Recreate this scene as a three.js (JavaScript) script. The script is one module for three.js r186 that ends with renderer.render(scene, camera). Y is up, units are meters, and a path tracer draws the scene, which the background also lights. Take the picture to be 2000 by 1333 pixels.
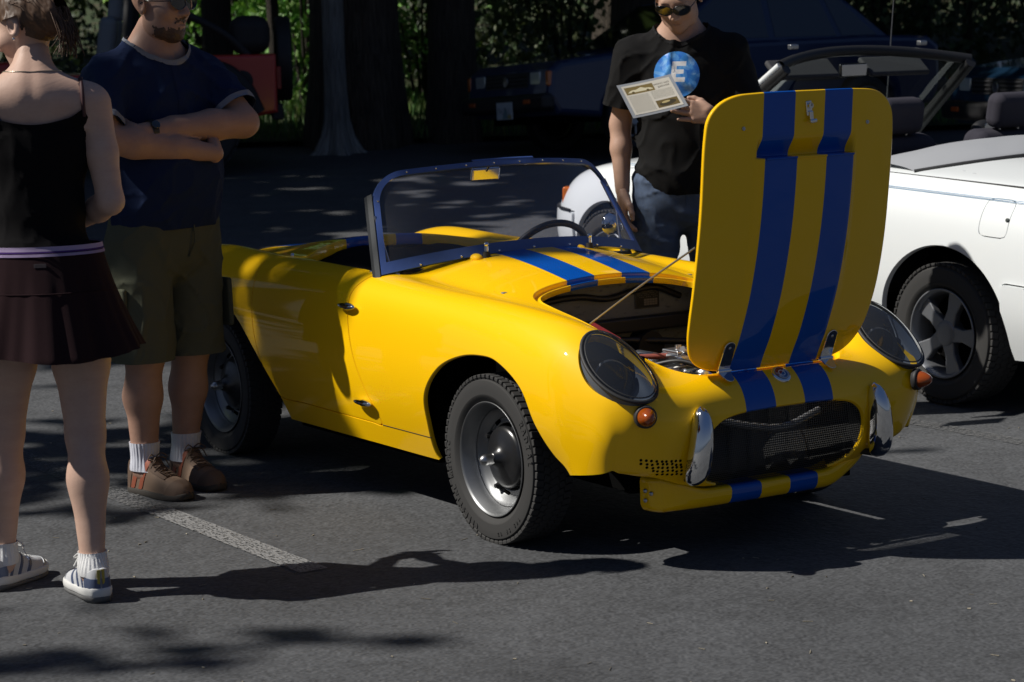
import * as THREE from 'three';
import { mergeGeometries, mergeVertices } from 'three/addons/utils/BufferGeometryUtils.js';
import { RoundedBoxGeometry } from 'three/addons/geometries/RoundedBoxGeometry.js';
import { TextGeometry } from 'three/addons/geometries/TextGeometry.js';
import { FontLoader } from 'three/addons/loaders/FontLoader.js';
import { ImprovedNoise } from 'three/addons/math/ImprovedNoise.js';

// ------------------------------------------------------------------ camera, sky, sun, exposure
const scene = new THREE.Scene();
const camera = new THREE.PerspectiveCamera(17.04, 2000 / 1333, 0.1, 400);
camera.position.set(0, 1.644, 0);
camera.rotation.set(-0.13583, 0, -0.02463, 'YXZ');
camera.focus = 7.6; camera.userData.fStop = 6.3;
const renderer = new THREE.WebGLRenderer({ antialias: true });
renderer.toneMapping = THREE.LinearToneMapping;
renderer.toneMappingExposure = 1.0;
renderer.shadowMap.enabled = true;
const TO_SUN = new THREE.Vector3(-0.954, 1.0, 0.07).normalize();
{ // a clear summer sky, pale towards the horizon and brighter round the sun
  const W = 256, H = 128, d = new Float32Array(W * H * 4), v = new THREE.Vector3();
  for (let y = 0; y < H; y++) for (let x = 0; x < W; x++) {
    const la = ((y + .5) / H - .5) * Math.PI, lo = ((x + .5) / W - .5) * 2 * Math.PI;
    v.set(Math.cos(la) * Math.cos(lo), Math.sin(la), Math.cos(la) * Math.sin(lo));
    const up = Math.max(0, v.y), k = Math.pow(1 - up, 4), glow = Math.pow(Math.max(0, v.dot(TO_SUN)), 8);
    const i = (y * W + x) * 4, g = v.y < 0 ? .45 : 1;
    d[i] = g * (.10 + .26 * k + .22 * glow); d[i + 1] = g * (.18 + .26 * k + .20 * glow); d[i + 2] = g * (.40 + .16 * k + .15 * glow); d[i + 3] = 1;
  }
  const t = new THREE.DataTexture(d, W, H, THREE.RGBAFormat, THREE.FloatType);
  t.mapping = THREE.EquirectangularReflectionMapping; t.magFilter = THREE.LinearFilter; t.minFilter = THREE.LinearFilter; t.needsUpdate = true;
  scene.background = t; scene.environment = t; scene.backgroundIntensity = .34; scene.environmentIntensity = .34;
}
const sun = new THREE.DirectionalLight(new THREE.Color(1, .96, .89), 5.0);
sun.position.copy(TO_SUN).multiplyScalar(60).add(new THREE.Vector3(0, 0, -10)); sun.target.position.set(0, 0, -10);
sun.castShadow = true; sun.shadow.radius = 1;
Object.assign(sun.shadow.camera, { left: -35, right: 35, top: 35, bottom: -35, near: 1, far: 140 }); sun.shadow.mapSize.set(4096, 4096);
scene.add(sun, sun.target);
// ------------------------------------------------------------------ helpers
const V = (x, y, z) => new THREE.Vector3(x, y, z);
function rng(s) { return () => { s = (s + 0x6d2b79f5) | 0; let t = Math.imul(s ^ (s >>> 15), 1 | s); t = (t + Math.imul(t ^ (t >>> 7), 61 | t)) ^ t; return ((t ^ (t >>> 14)) >>> 0) / 4294967296; }; }
const IN = new ImprovedNoise(), noise = (x, y, z) => IN.noise(x, y, z);
const fbm = (x, y, z, o = 4) => { let a = 0, s = .5; for (let i = 0; i < o; i++) { a += s * noise(x, y, z); x *= 2.03; y *= 2.03; z *= 2.03; s *= .5; } return a; };
const clamp = (x, a = 0, b = 1) => Math.min(b, Math.max(a, x)), sstep = (a, b, x) => { const t = clamp((x - a) / (b - a)); return t * t * (3 - 2 * t); }, lerp = (a, b, t) => a + (b - a) * t;
function pwl(pts, x) { // piecewise smooth curve through [x, y] pairs (monotone Hermite)
  const n = pts.length; if (x <= pts[0][0]) return pts[0][1]; if (x >= pts[n - 1][0]) return pts[n - 1][1];
  let i = 0; while (x > pts[i + 1][0]) i++;
  const sl = k => (k < 0 || k >= n - 1) ? null : (pts[k + 1][1] - pts[k][1]) / (pts[k + 1][0] - pts[k][0]);
  const m = k => { const a = sl(k - 1), b = sl(k); if (a === null) return b; if (b === null) return a; return a * b <= 0 ? 0 : 2 * a * b / (a + b); };
  const h = pts[i + 1][0] - pts[i][0], t = (x - pts[i][0]) / h, t2 = t * t, t3 = t2 * t;
  return (2 * t3 - 3 * t2 + 1) * pts[i][1] + (t3 - 2 * t2 + t) * h * m(i) + (-2 * t3 + 3 * t2) * pts[i + 1][1] + (t3 - t2) * h * m(i + 1);
}
const names = new Map();
function numbered(n) { const k = names.get(n) ?? 0; names.set(n, k + 1); return k ? n + '_' + String(k).padStart(3, '0') : n; }
function thing(name, label, category, group) { const o = new THREE.Group(); o.name = numbered(name); o.userData = { label, category }; if (group) o.userData.group = group; scene.add(o); return o; }
function struct(name, geo, mat) { const m = new THREE.Mesh(geo, mat); m.name = numbered(name); m.userData.kind = 'structure'; m.receiveShadow = true; m.castShadow = true; scene.add(m); return m; }
function part(parent, name, geo, mat, label) { const m = new THREE.Mesh(Array.isArray(geo) ? merge(geo) : geo, mat); m.name = name; if (label) m.userData.label = label; m.castShadow = m.receiveShadow = true; parent.add(m); return m; }
function clean(g) { const h = g.index ? g.toNonIndexed() : g.clone(); for (const k of Object.keys(h.attributes)) if (!['position', 'normal', 'uv'].includes(k)) h.deleteAttribute(k); if (!h.attributes.normal) h.computeVertexNormals(); if (!h.attributes.uv) h.setAttribute('uv', new THREE.BufferAttribute(new Float32Array(h.attributes.position.count * 2), 2)); h.morphAttributes = {}; return h; }
const merge = gs => gs.length === 1 ? gs[0] : mergeGeometries(gs.map(clean));
const at = (g, x, y, z, rx = 0, ry = 0, rz = 0, s = 1) => { const m = new THREE.Matrix4().makeRotationFromEuler(new THREE.Euler(rx, ry, rz)); if (s !== 1) m.scale(Array.isArray(s) ? V(...s) : V(s, s, s)); m.setPosition(x, y, z); return g.applyMatrix4(m); };
const box = (w, h, d, r = .004) => new RoundedBoxGeometry(w, h, d, 2, Math.min(r, w / 2.01, h / 2.01, d / 2.01));
const cyl = (r1, r2, h, n = 24) => new THREE.CylinderGeometry(r1, r2, h, n);
const lathe = (pts, n = 48) => { const g = new THREE.LatheGeometry(pts.map(p => new THREE.Vector2(p[0], p[1])), n); return g; };
function tube(pts, r, seg = 24, rad = 8, closed = false) { return new THREE.TubeGeometry(new THREE.CatmullRomCurve3(pts.map(p => Array.isArray(p) ? V(...p) : p), closed, 'centripetal'), seg, r, rad, closed); }
function rod(a, b, r1, r2 = r1, n = 10) { const A = V(...a), B = V(...b), d = B.clone().sub(A), g = cyl(r2, r1, d.length(), n); g.applyQuaternion(new THREE.Quaternion().setFromUnitVectors(V(0, 1, 0), d.clone().normalize())); return g.translate((A.x + B.x) / 2, (A.y + B.y) / 2, (A.z + B.z) / 2); }
const sphere = (r, x = 0, y = 0, z = 0, sx = 1, sy = 1, sz = 1, n = 20) => { const g = new THREE.SphereGeometry(r, n, Math.round(n * .7)); g.scale(sx, sy, sz); return g.translate(x, y, z); };
const align = (g, from, to, pos) => { g.applyQuaternion(new THREE.Quaternion().setFromUnitVectors(V(...from).normalize(), V(...to).normalize())); return pos ? g.translate(...pos) : g; };
function sdPoly(poly, x, y) { // signed distance, negative inside
  let d = 1e9, s = 1;
  for (let i = 0, j = poly.length - 1; i < poly.length; j = i++) {
    const ex = poly[j][0] - poly[i][0], ey = poly[j][1] - poly[i][1], wx = x - poly[i][0], wy = y - poly[i][1], t = clamp((wx * ex + wy * ey) / (ex * ex + ey * ey));
    const bx = wx - ex * t, by = wy - ey * t; d = Math.min(d, bx * bx + by * by);
    const c1 = y >= poly[i][1], c2 = y < poly[j][1], c3 = ex * wy > ey * wx;
    if ((c1 && c2 && c3) || (!c1 && !c2 && !c3)) s = -s;
  }
  return s * Math.sqrt(d);
}
function smoothPoly(pts, n = 120, closed = true) { return new THREE.CatmullRomCurve3(pts.map(p => V(p[0], p[1], 0)), closed, 'centripetal').getSpacedPoints(n).slice(0, closed ? n : n + 1).map(p => [p.x, p.y]); }
const mirrorPoly = half => [...half, ...half.slice().reverse().filter(p => Math.abs(p[0]) > 1e-6).map(p => [-p[0], p[1]])];
// smooth surface through a net of points P[i][j] = [x, y, z]; the columns are mirrored across z = 0 when mirror is set
function netSurface(P, { nu, nv, mirror = true, rounds = 3 }) {
  if (mirror) P = P.map(r => [...r.slice(1).reverse().map(p => [p[0], p[1], -p[2]]), ...r]);
  const R = P.length, C = P[0].length, Q = P.map(r => r.map(p => p.slice()));
  const ext = (A, i) => i < 0 ? A[0].map((v, k) => 2 * v - A[1][k]) : i >= A.length ? A[A.length - 1].map((v, k) => 2 * v - A[A.length - 2][k]) : A[i];
  const knot = A => A.map((p, i) => p.map((v, k) => (ext(A, i - 1)[k] + 4 * v + ext(A, i + 1)[k]) / 6));
  const fit = line => { let q = line.map(p => p.slice()); for (let r = 0; r < rounds; r++) { const b = knot(q); q = q.map((p, i) => p.map((v, k) => v + line[i][k] - b[i][k])); } return q; };
  for (let i = 0; i < R; i++) { const f = fit(Q[i]); Q[i] = f; }
  for (let j = 0; j < C; j++) { const f = fit(Q.map(r => r[j])); for (let i = 0; i < R; i++) Q[i][j] = f[i]; }
  const B = t => { const s = 1 - t; return [s * s * s / 6, (3 * t * t * t - 6 * t * t + 4) / 6, (-3 * t * t * t + 3 * t * t + 3 * t + 1) / 6, t * t * t / 6]; };
  const ev = (A, u) => { const n = A.length - 1, f = clamp(u) * n, i = Math.min(n - 1, Math.floor(f)), b = B(f - i), o = [0, 0, 0]; for (let k = 0; k < 4; k++) { const p = ext(A, i - 1 + k); o[0] += b[k] * p[0]; o[1] += b[k] * p[1]; o[2] += b[k] * p[2]; } return o; };
  const pos = [], rows = [];
  for (let j = 0; j <= nv; j++) rows.push(Q.map(r => ev(r, j / nv)));   // rows[j] is the lengthwise polygon at that place across
  for (let i = 0; i <= nu; i++) for (let j = 0; j <= nv; j++) pos.push(...ev(rows[j], i / nu));
  return gridGeo(pos, nu, nv);
}
function gridGeo(pos, nu, nv, uvf) {
  const g = new THREE.BufferGeometry(), idx = [], uv = [];
  g.setAttribute('position', new THREE.BufferAttribute(new Float32Array(pos), 3));
  for (let i = 0; i <= nu; i++) for (let j = 0; j <= nv; j++) { uv.push(...(uvf ? uvf(i / nu, j / nv) : [i / nu, j / nv])); if (i < nu && j < nv) { const a = i * (nv + 1) + j, b = a + 1, c = a + nv + 1, d = c + 1; idx.push(a, c, b, b, c, d); } }
  g.setAttribute('uv', new THREE.BufferAttribute(new Float32Array(uv), 2)); g.setIndex(idx); g.computeVertexNormals(); return g;
}
function grid(nu, nv, f, uvf) { const pos = []; for (let i = 0; i <= nu; i++) for (let j = 0; j <= nv; j++) pos.push(...f(i / nu, j / nv)); return gridGeo(pos, nu, nv, uvf); }
function flip(g) { const i = g.index.array; for (let k = 0; k < i.length; k += 3) { const t = i[k]; i[k] = i[k + 1]; i[k + 1] = t; } const n = g.attributes.normal.array; for (let k = 0; k < n.length; k++) n[k] = -n[k]; return g; }
function offset(g, d) { const h = g.clone(), p = h.attributes.position, n = h.attributes.normal; for (let i = 0; i < p.count; i++) p.setXYZ(i, p.getX(i) + d * n.getX(i), p.getY(i) + d * n.getY(i), p.getZ(i) + d * n.getZ(i)); return h; }
// keep the part of a mesh where f(x, y, z) > 0, cut exactly along f = 0; edges come back for rims
function clip(geo, f) {
  const P = geo.attributes.position, N = geo.attributes.normal, U = geo.attributes.uv, n = P.count, val = new Float32Array(n);
  for (let i = 0; i < n; i++) val[i] = f(P.getX(i), P.getY(i), P.getZ(i), N.getX(i), N.getY(i), N.getZ(i));
  const pos = [], nor = [], uvs = [], map = new Int32Array(n).fill(-1), cuts = new Map(), idx = [], edges = [], I = geo.index ? geo.index.array : [...Array(n).keys()];
  const keep = i => { if (map[i] < 0) { map[i] = pos.length / 3; pos.push(P.getX(i), P.getY(i), P.getZ(i)); nor.push(N.getX(i), N.getY(i), N.getZ(i)); uvs.push(U.getX(i), U.getY(i)); } return map[i]; };
  const cut = (a, b) => { const key = a < b ? a * n + b : b * n + a; if (!cuts.has(key)) { const t = val[a] / (val[a] - val[b]); cuts.set(key, pos.length / 3);
    pos.push(lerp(P.getX(a), P.getX(b), t), lerp(P.getY(a), P.getY(b), t), lerp(P.getZ(a), P.getZ(b), t)); const q = V(lerp(N.getX(a), N.getX(b), t), lerp(N.getY(a), N.getY(b), t), lerp(N.getZ(a), N.getZ(b), t)).normalize(); nor.push(q.x, q.y, q.z); uvs.push(lerp(U.getX(a), U.getX(b), t), lerp(U.getY(a), U.getY(b), t)); } return cuts.get(key); };
  for (let k = 0; k < I.length; k += 3) {
    const t = [I[k], I[k + 1], I[k + 2]], s = t.map(i => val[i] > 0), c = s[0] + s[1] + s[2];
    if (c === 3) idx.push(keep(t[0]), keep(t[1]), keep(t[2]));
    else if (c) { const r = c === 1 ? s.indexOf(true) : s.indexOf(false), a = t[r], b = t[(r + 1) % 3], d = t[(r + 2) % 3], p = cut(a, b), q = cut(a, d);
      if (c === 1) { idx.push(keep(a), p, q); edges.push([p, q]); } else { const B = keep(b), D = keep(d); idx.push(p, B, D, p, D, q); edges.push([q, p]); } }
  }
  const g = new THREE.BufferGeometry();
  g.setAttribute('position', new THREE.BufferAttribute(new Float32Array(pos), 3)); g.setAttribute('normal', new THREE.BufferAttribute(new Float32Array(nor), 3)); g.setAttribute('uv', new THREE.BufferAttribute(new Float32Array(uvs), 2)); g.setIndex(idx);
  return { geo: g, edges, f };
}
// a turned-in lip along the cut of clip(): profile of [into the hole, below the surface]
function rim({ geo, edges, f }, profile) {
  const P = geo.attributes.position, N = geo.attributes.normal, U = geo.attributes.uv, pos = [], uv = [], idx = [], cache = new Map(), e = 1e-3;
  const ring = i => { if (!cache.has(i)) {
    const x = P.getX(i), y = P.getY(i), z = P.getZ(i), n = V(N.getX(i), N.getY(i), N.getZ(i)), h = V(f(x - e, y, z, n.x, n.y, n.z) - f(x + e, y, z, n.x, n.y, n.z), f(x, y - e, z, n.x, n.y, n.z) - f(x, y + e, z, n.x, n.y, n.z), f(x, y, z - e, n.x, n.y, n.z) - f(x, y, z + e, n.x, n.y, n.z));
    h.addScaledVector(n, -h.dot(n)).normalize(); cache.set(i, pos.length / 3);
    for (const [a, b] of profile) { pos.push(x + h.x * a - n.x * b, y + h.y * a - n.y * b, z + h.z * a - n.z * b); uv.push(U.getX(i), U.getY(i)); } } return cache.get(i); };
  for (const [p, q] of edges) { const a = ring(p), b = ring(q); for (let k = 0; k < profile.length - 1; k++) idx.push(a + k, b + k, a + k + 1, b + k, b + k + 1, a + k + 1); }
  const g = new THREE.BufferGeometry(); g.setAttribute('position', new THREE.BufferAttribute(new Float32Array(pos), 3)); g.setAttribute('uv', new THREE.BufferAttribute(new Float32Array(uv), 2)); g.setIndex(idx); g.computeVertexNormals(); return g;
}
// ------------------------------------------------------------------ distance-field bodies meshed with surface nets
const smin = (a, b, k) => { const h = Math.max(k - Math.abs(a - b), 0) / k; return Math.min(a, b) - h * h * k * .25; }, smax = (a, b, k) => -smin(-a, -b, k);
function bone(a, b, r1, r2) { // tapered capsule
  const [ax, ay, az] = a, dx = b[0] - ax, dy = b[1] - ay, dz = b[2] - az, L = dx * dx + dy * dy + dz * dz;
  return (x, y, z) => { const px = x - ax, py = y - ay, pz = z - az, t = clamp((px * dx + py * dy + pz * dz) / L), qx = px - dx * t, qy = py - dy * t, qz = pz - dz * t; return Math.sqrt(qx * qx + qy * qy + qz * qz) - (r1 + (r2 - r1) * t); };
}
function ell(c, r, rot) { // ellipsoid, optionally turned
  const m = rot ? new THREE.Matrix4().makeRotationFromEuler(new THREE.Euler(...rot)).invert().elements : null;
  return (x, y, z) => { let px = x - c[0], py = y - c[1], pz = z - c[2]; if (m) { const X = m[0] * px + m[4] * py + m[8] * pz, Y = m[1] * px + m[5] * py + m[9] * pz; pz = m[2] * px + m[6] * py + m[10] * pz; px = X; py = Y; }
    const a = px / r[0], b = py / r[1], d = pz / r[2], k0 = Math.sqrt(a * a + b * b + d * d), e = a / r[0], g = b / r[1], h = d / r[2], k1 = Math.sqrt(e * e + g * g + h * h); return k1 < 1e-9 ? -Math.min(...r) : k0 * (k0 - 1) / k1; };
}
const blend = (list, k) => (x, y, z) => { let d = list[0](x, y, z); for (let i = 1; i < list.length; i++) d = smin(d, list[i](x, y, z), k); return d; };
function netMesh(f, lo, hi, cell) {
  const n = [0, 1, 2].map(k => Math.ceil((hi[k] - lo[k]) / cell) + 1), [nx, ny, nz] = n, v = new Float32Array(nx * ny * nz), id = (i, j, k) => (i * ny + j) * nz + k;
  for (let i = 0; i < nx; i++) for (let j = 0; j < ny; j++) for (let k = 0; k < nz; k++) v[id(i, j, k)] = f(lo[0] + i * cell, lo[1] + j * cell, lo[2] + k * cell);
  const cellId = new Int32Array(nx * ny * nz).fill(-1), pos = [], nor = [], idx = [], e = cell * .5;
  for (let i = 0; i < nx - 1; i++) for (let j = 0; j < ny - 1; j++) for (let k = 0; k < nz - 1; k++) {
    let m = 0, sx = 0, sy = 0, sz = 0, c = 0; const w = [];
    for (let q = 0; q < 8; q++) { w[q] = v[id(i + (q & 1), j + (q >> 1 & 1), k + (q >> 2))]; if (w[q] < 0) m |= 1 << q; }
    if (m === 0 || m === 255) continue;
    for (let a = 0; a < 8; a++) for (const s of [1, 2, 4]) { const b = a | s; if (a & s || (w[a] < 0) === (w[b] < 0)) continue; const t = w[a] / (w[a] - w[b]); sx += (a & 1) + (s === 1 ? t : 0); sy += (a >> 1 & 1) + (s === 2 ? t : 0); sz += (a >> 2) + (s === 4 ? t : 0); c++; }
    const x = lo[0] + (i + sx / c) * cell, y = lo[1] + (j + sy / c) * cell, z = lo[2] + (k + sz / c) * cell;
    cellId[id(i, j, k)] = pos.length / 3; pos.push(x, y, z);
    const g = V(f(x + e, y, z) - f(x - e, y, z), f(x, y + e, z) - f(x, y - e, z), f(x, y, z + e) - f(x, y, z - e)).normalize(); nor.push(g.x, g.y, g.z);
  }
  const quad = (a, b, c, d, inv) => { if (a < 0 || b < 0 || c < 0 || d < 0) return; if (inv) idx.push(a, c, b, a, d, c); else idx.push(a, b, c, a, c, d); };
  for (let i = 1; i < nx - 1; i++) for (let j = 1; j < ny - 1; j++) for (let k = 1; k < nz - 1; k++) {
    const s = v[id(i, j, k)] < 0, A = cellId;
    if (s !== v[id(i + 1, j, k)] < 0) quad(A[id(i, j - 1, k - 1)], A[id(i, j, k - 1)], A[id(i, j, k)], A[id(i, j - 1, k)], !s);
    if (s !== v[id(i, j + 1, k)] < 0) quad(A[id(i - 1, j, k - 1)], A[id(i - 1, j, k)], A[id(i, j, k)], A[id(i, j, k - 1)], !s);
    if (s !== v[id(i, j, k + 1)] < 0) quad(A[id(i - 1, j - 1, k)], A[id(i, j - 1, k)], A[id(i, j, k)], A[id(i - 1, j, k)], !s);
  }
  const g = new THREE.BufferGeometry(); g.setAttribute('position', new THREE.BufferAttribute(new Float32Array(pos), 3)); g.setAttribute('normal', new THREE.BufferAttribute(new Float32Array(nor), 3));
  const uv = new Float32Array(pos.length / 3 * 2); for (let i = 0; i < uv.length / 2; i++) { uv[2 * i] = pos[3 * i] * .7 + pos[3 * i + 2] * .7; uv[2 * i + 1] = pos[3 * i + 1]; } g.setAttribute('uv', new THREE.BufferAttribute(uv, 2)); g.setIndex(idx); return g;
}
// ------------------------------------------------------------------ textures and materials
function dataTex(n, f, { srgb = false, rx = 1, ry = 1, m = n } = {}) {
  const d = new Uint8Array(n * m * 4); for (let y = 0; y < m; y++) for (let x = 0; x < n; x++) { const c = f(x, y), i = (y * n + x) * 4; if (typeof c === 'number') d[i] = d[i + 1] = d[i + 2] = clamp(c) * 255; else { d[i] = clamp(c[0]) * 255; d[i + 1] = clamp(c[1]) * 255; d[i + 2] = clamp(c[2]) * 255; } d[i + 3] = 255; }
  const t = new THREE.DataTexture(d, n, m); t.wrapS = t.wrapT = THREE.RepeatWrapping; t.magFilter = THREE.LinearFilter; t.minFilter = THREE.LinearMipmapLinearFilter; t.generateMipmaps = true; if (srgb) t.colorSpace = THREE.SRGBColorSpace; t.repeat.set(rx, ry); t.needsUpdate = true; return t;
}
function canvasTex(w, h, draw, opt = {}) { const c = document.createElement('canvas'); c.width = w; c.height = h; draw(c.getContext('2d'), w, h); const t = new THREE.CanvasTexture(c); t.colorSpace = THREE.SRGBColorSpace; Object.assign(t, opt); return t; }
function tileNoise(n, seed) { const r = rng(seed), a = new Float32Array(n * n); for (let i = 0; i < a.length; i++) a[i] = r(); return (x, y) => { x = ((x % n) + n) % n; y = ((y % n) + n) % n; const i = Math.floor(x), j = Math.floor(y), u = x - i, v = y - j, s = u * u * (3 - 2 * u), t = v * v * (3 - 2 * v), A = (p, q) => a[((q + n) % n) * n + ((p + n) % n)]; return lerp(lerp(A(i, j), A(i + 1, j), s), lerp(A(i, j + 1), A(i + 1, j + 1), s), t); }; }
const std = (r, g, b, rough = .6, o = {}) => { const m = new THREE.MeshStandardMaterial({ roughness: rough, side: THREE.DoubleSide, ...o }); m.color.setRGB(r, g, b); return m; };
const phys = (r, g, b, rough = .4, o = {}) => { const m = new THREE.MeshPhysicalMaterial({ roughness: rough, side: THREE.DoubleSide, ...o }); m.color.setRGB(r, g, b); return m; };
const M = {
  chrome: std(.78, .79, .8, .06, { metalness: 1 }), steel: std(.5, .5, .5, .3, { metalness: 1 }), alloy: std(.55, .56, .58, .32, { metalness: 1 }), dullAlloy: std(.42, .42, .42, .5, { metalness: .9 }),
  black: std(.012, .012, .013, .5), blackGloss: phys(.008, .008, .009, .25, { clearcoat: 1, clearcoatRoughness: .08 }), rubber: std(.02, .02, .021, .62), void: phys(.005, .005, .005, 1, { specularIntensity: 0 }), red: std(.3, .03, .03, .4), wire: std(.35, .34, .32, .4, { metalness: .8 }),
  glass: phys(.96, .97, .98, .0, { transmission: 1, thickness: 0, ior: 1.5 }), darkGlass: phys(.45, .47, .5, .0, { transmission: 1, thickness: 0, ior: 1.5 }),
};
// woven cloth: fine weave with soft creases
const weaveBump = dataTex(256, (x, y) => .5 + .3 * Math.sin(x * Math.PI / 4) * Math.sin(y * Math.PI / 4) + .2 * (tileN(x / 4, y / 4) - .5));
function tileN(x, y) { return noise(x * .37, y * .37, 3.1) + .5; }
const cloth = (r, g, b, o = {}) => { const t = weaveBump.clone(); t.repeat.set(9, 9); t.needsUpdate = true; return phys(r, g, b, .95, { specularIntensity: .25, bumpMap: t, bumpScale: .0006, ...o }); };
const groundRise = z => { const t = Math.max(0, -z - 9.3); return .044 * t * t / (t + 1) + .09 * Math.max(0, t - 32); };
// ------------------------------------------------------------------ ground
{
  const tn = tileNoise(512, 5), tn2 = tileNoise(64, 9), tn3 = tileNoise(16, 3), r = rng(77), N = 2048;
  const speck = new Float32Array(N * N); for (let i = 0; i < N * N; i++) speck[i] = r();
  const tx = dataTex(N, (x, y) => { const f = tn(x / 4, y / 4), c = tn2(x / 32, y / 32), m = tn3(x / 128, y / 128), s = speck[y * N + x]; let k = .72 + .30 * (f - .5) * 1.5 + .20 * (tn(x / 9 + 31, y / 9 + 7) - .5) + .14 * (c - .5) + .12 * (m - .5) + (s > .985 ? .25 * r() : s < .05 ? -.2 : 0); return [k, k, k]; });
  tx.repeat.set(1, 1); tx.anisotropy = 8;
  const bump = dataTex(1024, (x, y) => .5 * tn(x / 2, y / 2) + .5 * tn(x / 5 + 100, y / 5)); bump.repeat.set(1, 1);
  const rise = groundRise;
    const xs = [], zs = []; for (let x = -60; x <= 60; x += (Math.abs(x) < 5 ? .12 : 3)) xs.push(x); for (let z = 6; z >= -160;) { zs.push(z); z -= z > -12 ? .12 : z > -16 ? .25 : z > -30 ? .5 : 6; }
  const mk = (xs, zs, lift, uvs) => { const pos = []; for (const z of zs) for (const x of xs) pos.push(x, rise(z) + lift, z); return gridGeo(pos, zs.length - 1, xs.length - 1, (u, v) => [xs[Math.round(v * (xs.length - 1))] / uvs, zs[Math.round(u * (zs.length - 1))] / uvs]); };
  const g = mk(xs, zs, 0, 4); const col = new Float32Array(g.attributes.position.count * 3);
  for (let i = 0; i < col.length / 3; i++) { const x = g.attributes.position.getX(i), z = g.attributes.position.getZ(i), k = 1 + .26 * fbm(x * .7, z * .7, 1.7, 4) - .30 * sstep(.18, .42, fbm(x * 1.6 + 9, z * 1.6, 5.5, 3)) + .12 * fbm(x * 4, z * 2, 3.3, 3); col[3 * i] = k; col[3 * i + 1] = k; col[3 * i + 2] = k; }
  g.setAttribute('color', new THREE.BufferAttribute(col, 3)); if (g.attributes.normal.getY(10) < 0) flip(g);
  const am = std(.088, .091, .097, .93, { map: tx, bumpMap: bump, bumpScale: .004, vertexColors: true }); struct('asphalt_ground', g, am);
  // grass and bare soil beyond the road
  const g2 = mk(xs.filter((_, i) => i % 2 === 0), zs.filter(z => z < -22.2), .06, 2); if (g2.attributes.normal.getY(10) < 0) flip(g2);
  const gt = dataTex(512, (x, y) => { const n = fbm(x / 60, y / 60, 4.4, 5), k = .6 + .5 * n + .25 * (r() - .5); return n > .12 ? [k * .8, k * .62, k * .4] : [k * .5, k * .75, k * .25]; }); struct('grass_verge', g2, std(.10, .11, .075, .95, { map: gt }));
  // worn parking lines
  const worn = dataTex(512, (x, y) => { const n = fbm(x / 26, y / 40, 8.8, 5), e = Math.min(x / 512, 1 - x / 512); return n + (r() - .5) * .35 - (e < .06 ? (.06 - e) * 12 : 0) > -.10 ? 1 : 0; });
  const wornOut = dataTex(512, (x, y) => fbm(x / 26 + 5, y / 40, 3.8, 5) + (r() - .5) * .4 > .06 ? 1 : 0);
  const cw = Math.cos(0.99772), sw = Math.sin(0.99772), line = (x, z, len, w, lab, tone, am = worn) => { const nseg = 20, pos = []; for (let i = 0; i <= nseg; i++) { const t = i / nseg * len; for (const s of [.5, -.5]) { const X = x - cw * t - sw * w * s, Z = z - sw * t + cw * w * s; pos.push(X, rise(Z) + .004, Z); } } const q = gridGeo(pos, nseg, 1, (u, v) => [v, u * len / w / 3]); if (q.attributes.normal.getY(0) < 0) flip(q); const m = new THREE.MeshStandardMaterial({ roughness: .9, alphaMap: am, alphaTest: .5, side: THREE.DoubleSide, map: tx, color: new THREE.Color().setScalar(tone) }); const o = struct('parking_line', q, m); o.userData.label = lab; };
  line(-.63, -6.88, 1.15, .11, 'worn white parking line ending in the woman’s shadow', .30); line(-1.254, -7.846, 2.4, .11, 'almost worn away and shade-darkened rear part of the parking line at the man’s feet', .20, wornOut);  // rear piece fades by wear and by shade put into its tone
  line(2.23, -8.35, 3.6, .10, 'worn white parking line beside the white convertible', .17, wornOut);
}
// ------------------------------------------------------------------ trees, bushes, undergrowth
const leafGeo = (() => { const g = new THREE.BufferGeometry(); g.setAttribute('position', new THREE.BufferAttribute(new Float32Array([0, 0, 0, .32, .5, .10, 0, 1, 0, -.32, .5, .10, 0, .5, -.04]), 3)); g.setIndex([0, 1, 4, 1, 2, 4, 2, 3, 4, 3, 0, 4]); g.setAttribute('uv', new THREE.BufferAttribute(new Float32Array(10), 2)); g.computeVertexNormals(); return g; })();
const leafMat = new THREE.MeshPhysicalMaterial({ color: 0xffffff, roughness: .75, transmission: .35, thickness: 0, side: THREE.DoubleSide });
function leaves(parent, name, n, size, seed, place, tint = [.07, .10, .028]) {
  const r = rng(seed), m = new THREE.InstancedMesh(leafGeo, leafMat, n), M4 = new THREE.Matrix4(), q = new THREE.Quaternion(), e = new THREE.Euler(), c = new THREE.Color();
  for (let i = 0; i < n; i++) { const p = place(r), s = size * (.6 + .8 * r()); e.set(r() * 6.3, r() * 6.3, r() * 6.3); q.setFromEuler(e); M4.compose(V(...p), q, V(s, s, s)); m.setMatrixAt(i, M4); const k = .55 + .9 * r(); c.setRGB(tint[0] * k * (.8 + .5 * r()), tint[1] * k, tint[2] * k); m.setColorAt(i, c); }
  m.name = name; m.userData.kind = 'stuff'; m.castShadow = m.receiveShadow = true; parent.add(m); return m;
}
const barkTex = dataTex(256, (x, y) => { const n = fbm(x / 14, y / 70, 3.3, 4), k = .55 + .6 * n - .5 * Math.max(0, .12 - Math.abs(fbm(x / 18, y / 110, 9.1, 3))) * 4; return [k, k * .95, k * .88]; });
const barkBump = dataTex(256, (x, y) => clamp(.5 + fbm(x / 9, y / 55, 5.5, 4)));
const bark = (r, g, b) => { const t = barkTex.clone(), u = barkBump.clone(); t.repeat.set(5, 3); u.repeat.set(5, 3); t.needsUpdate = u.needsUpdate = true; return std(r, g, b, .95, { map: t, bumpMap: u, bumpScale: .04 }); };
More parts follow.
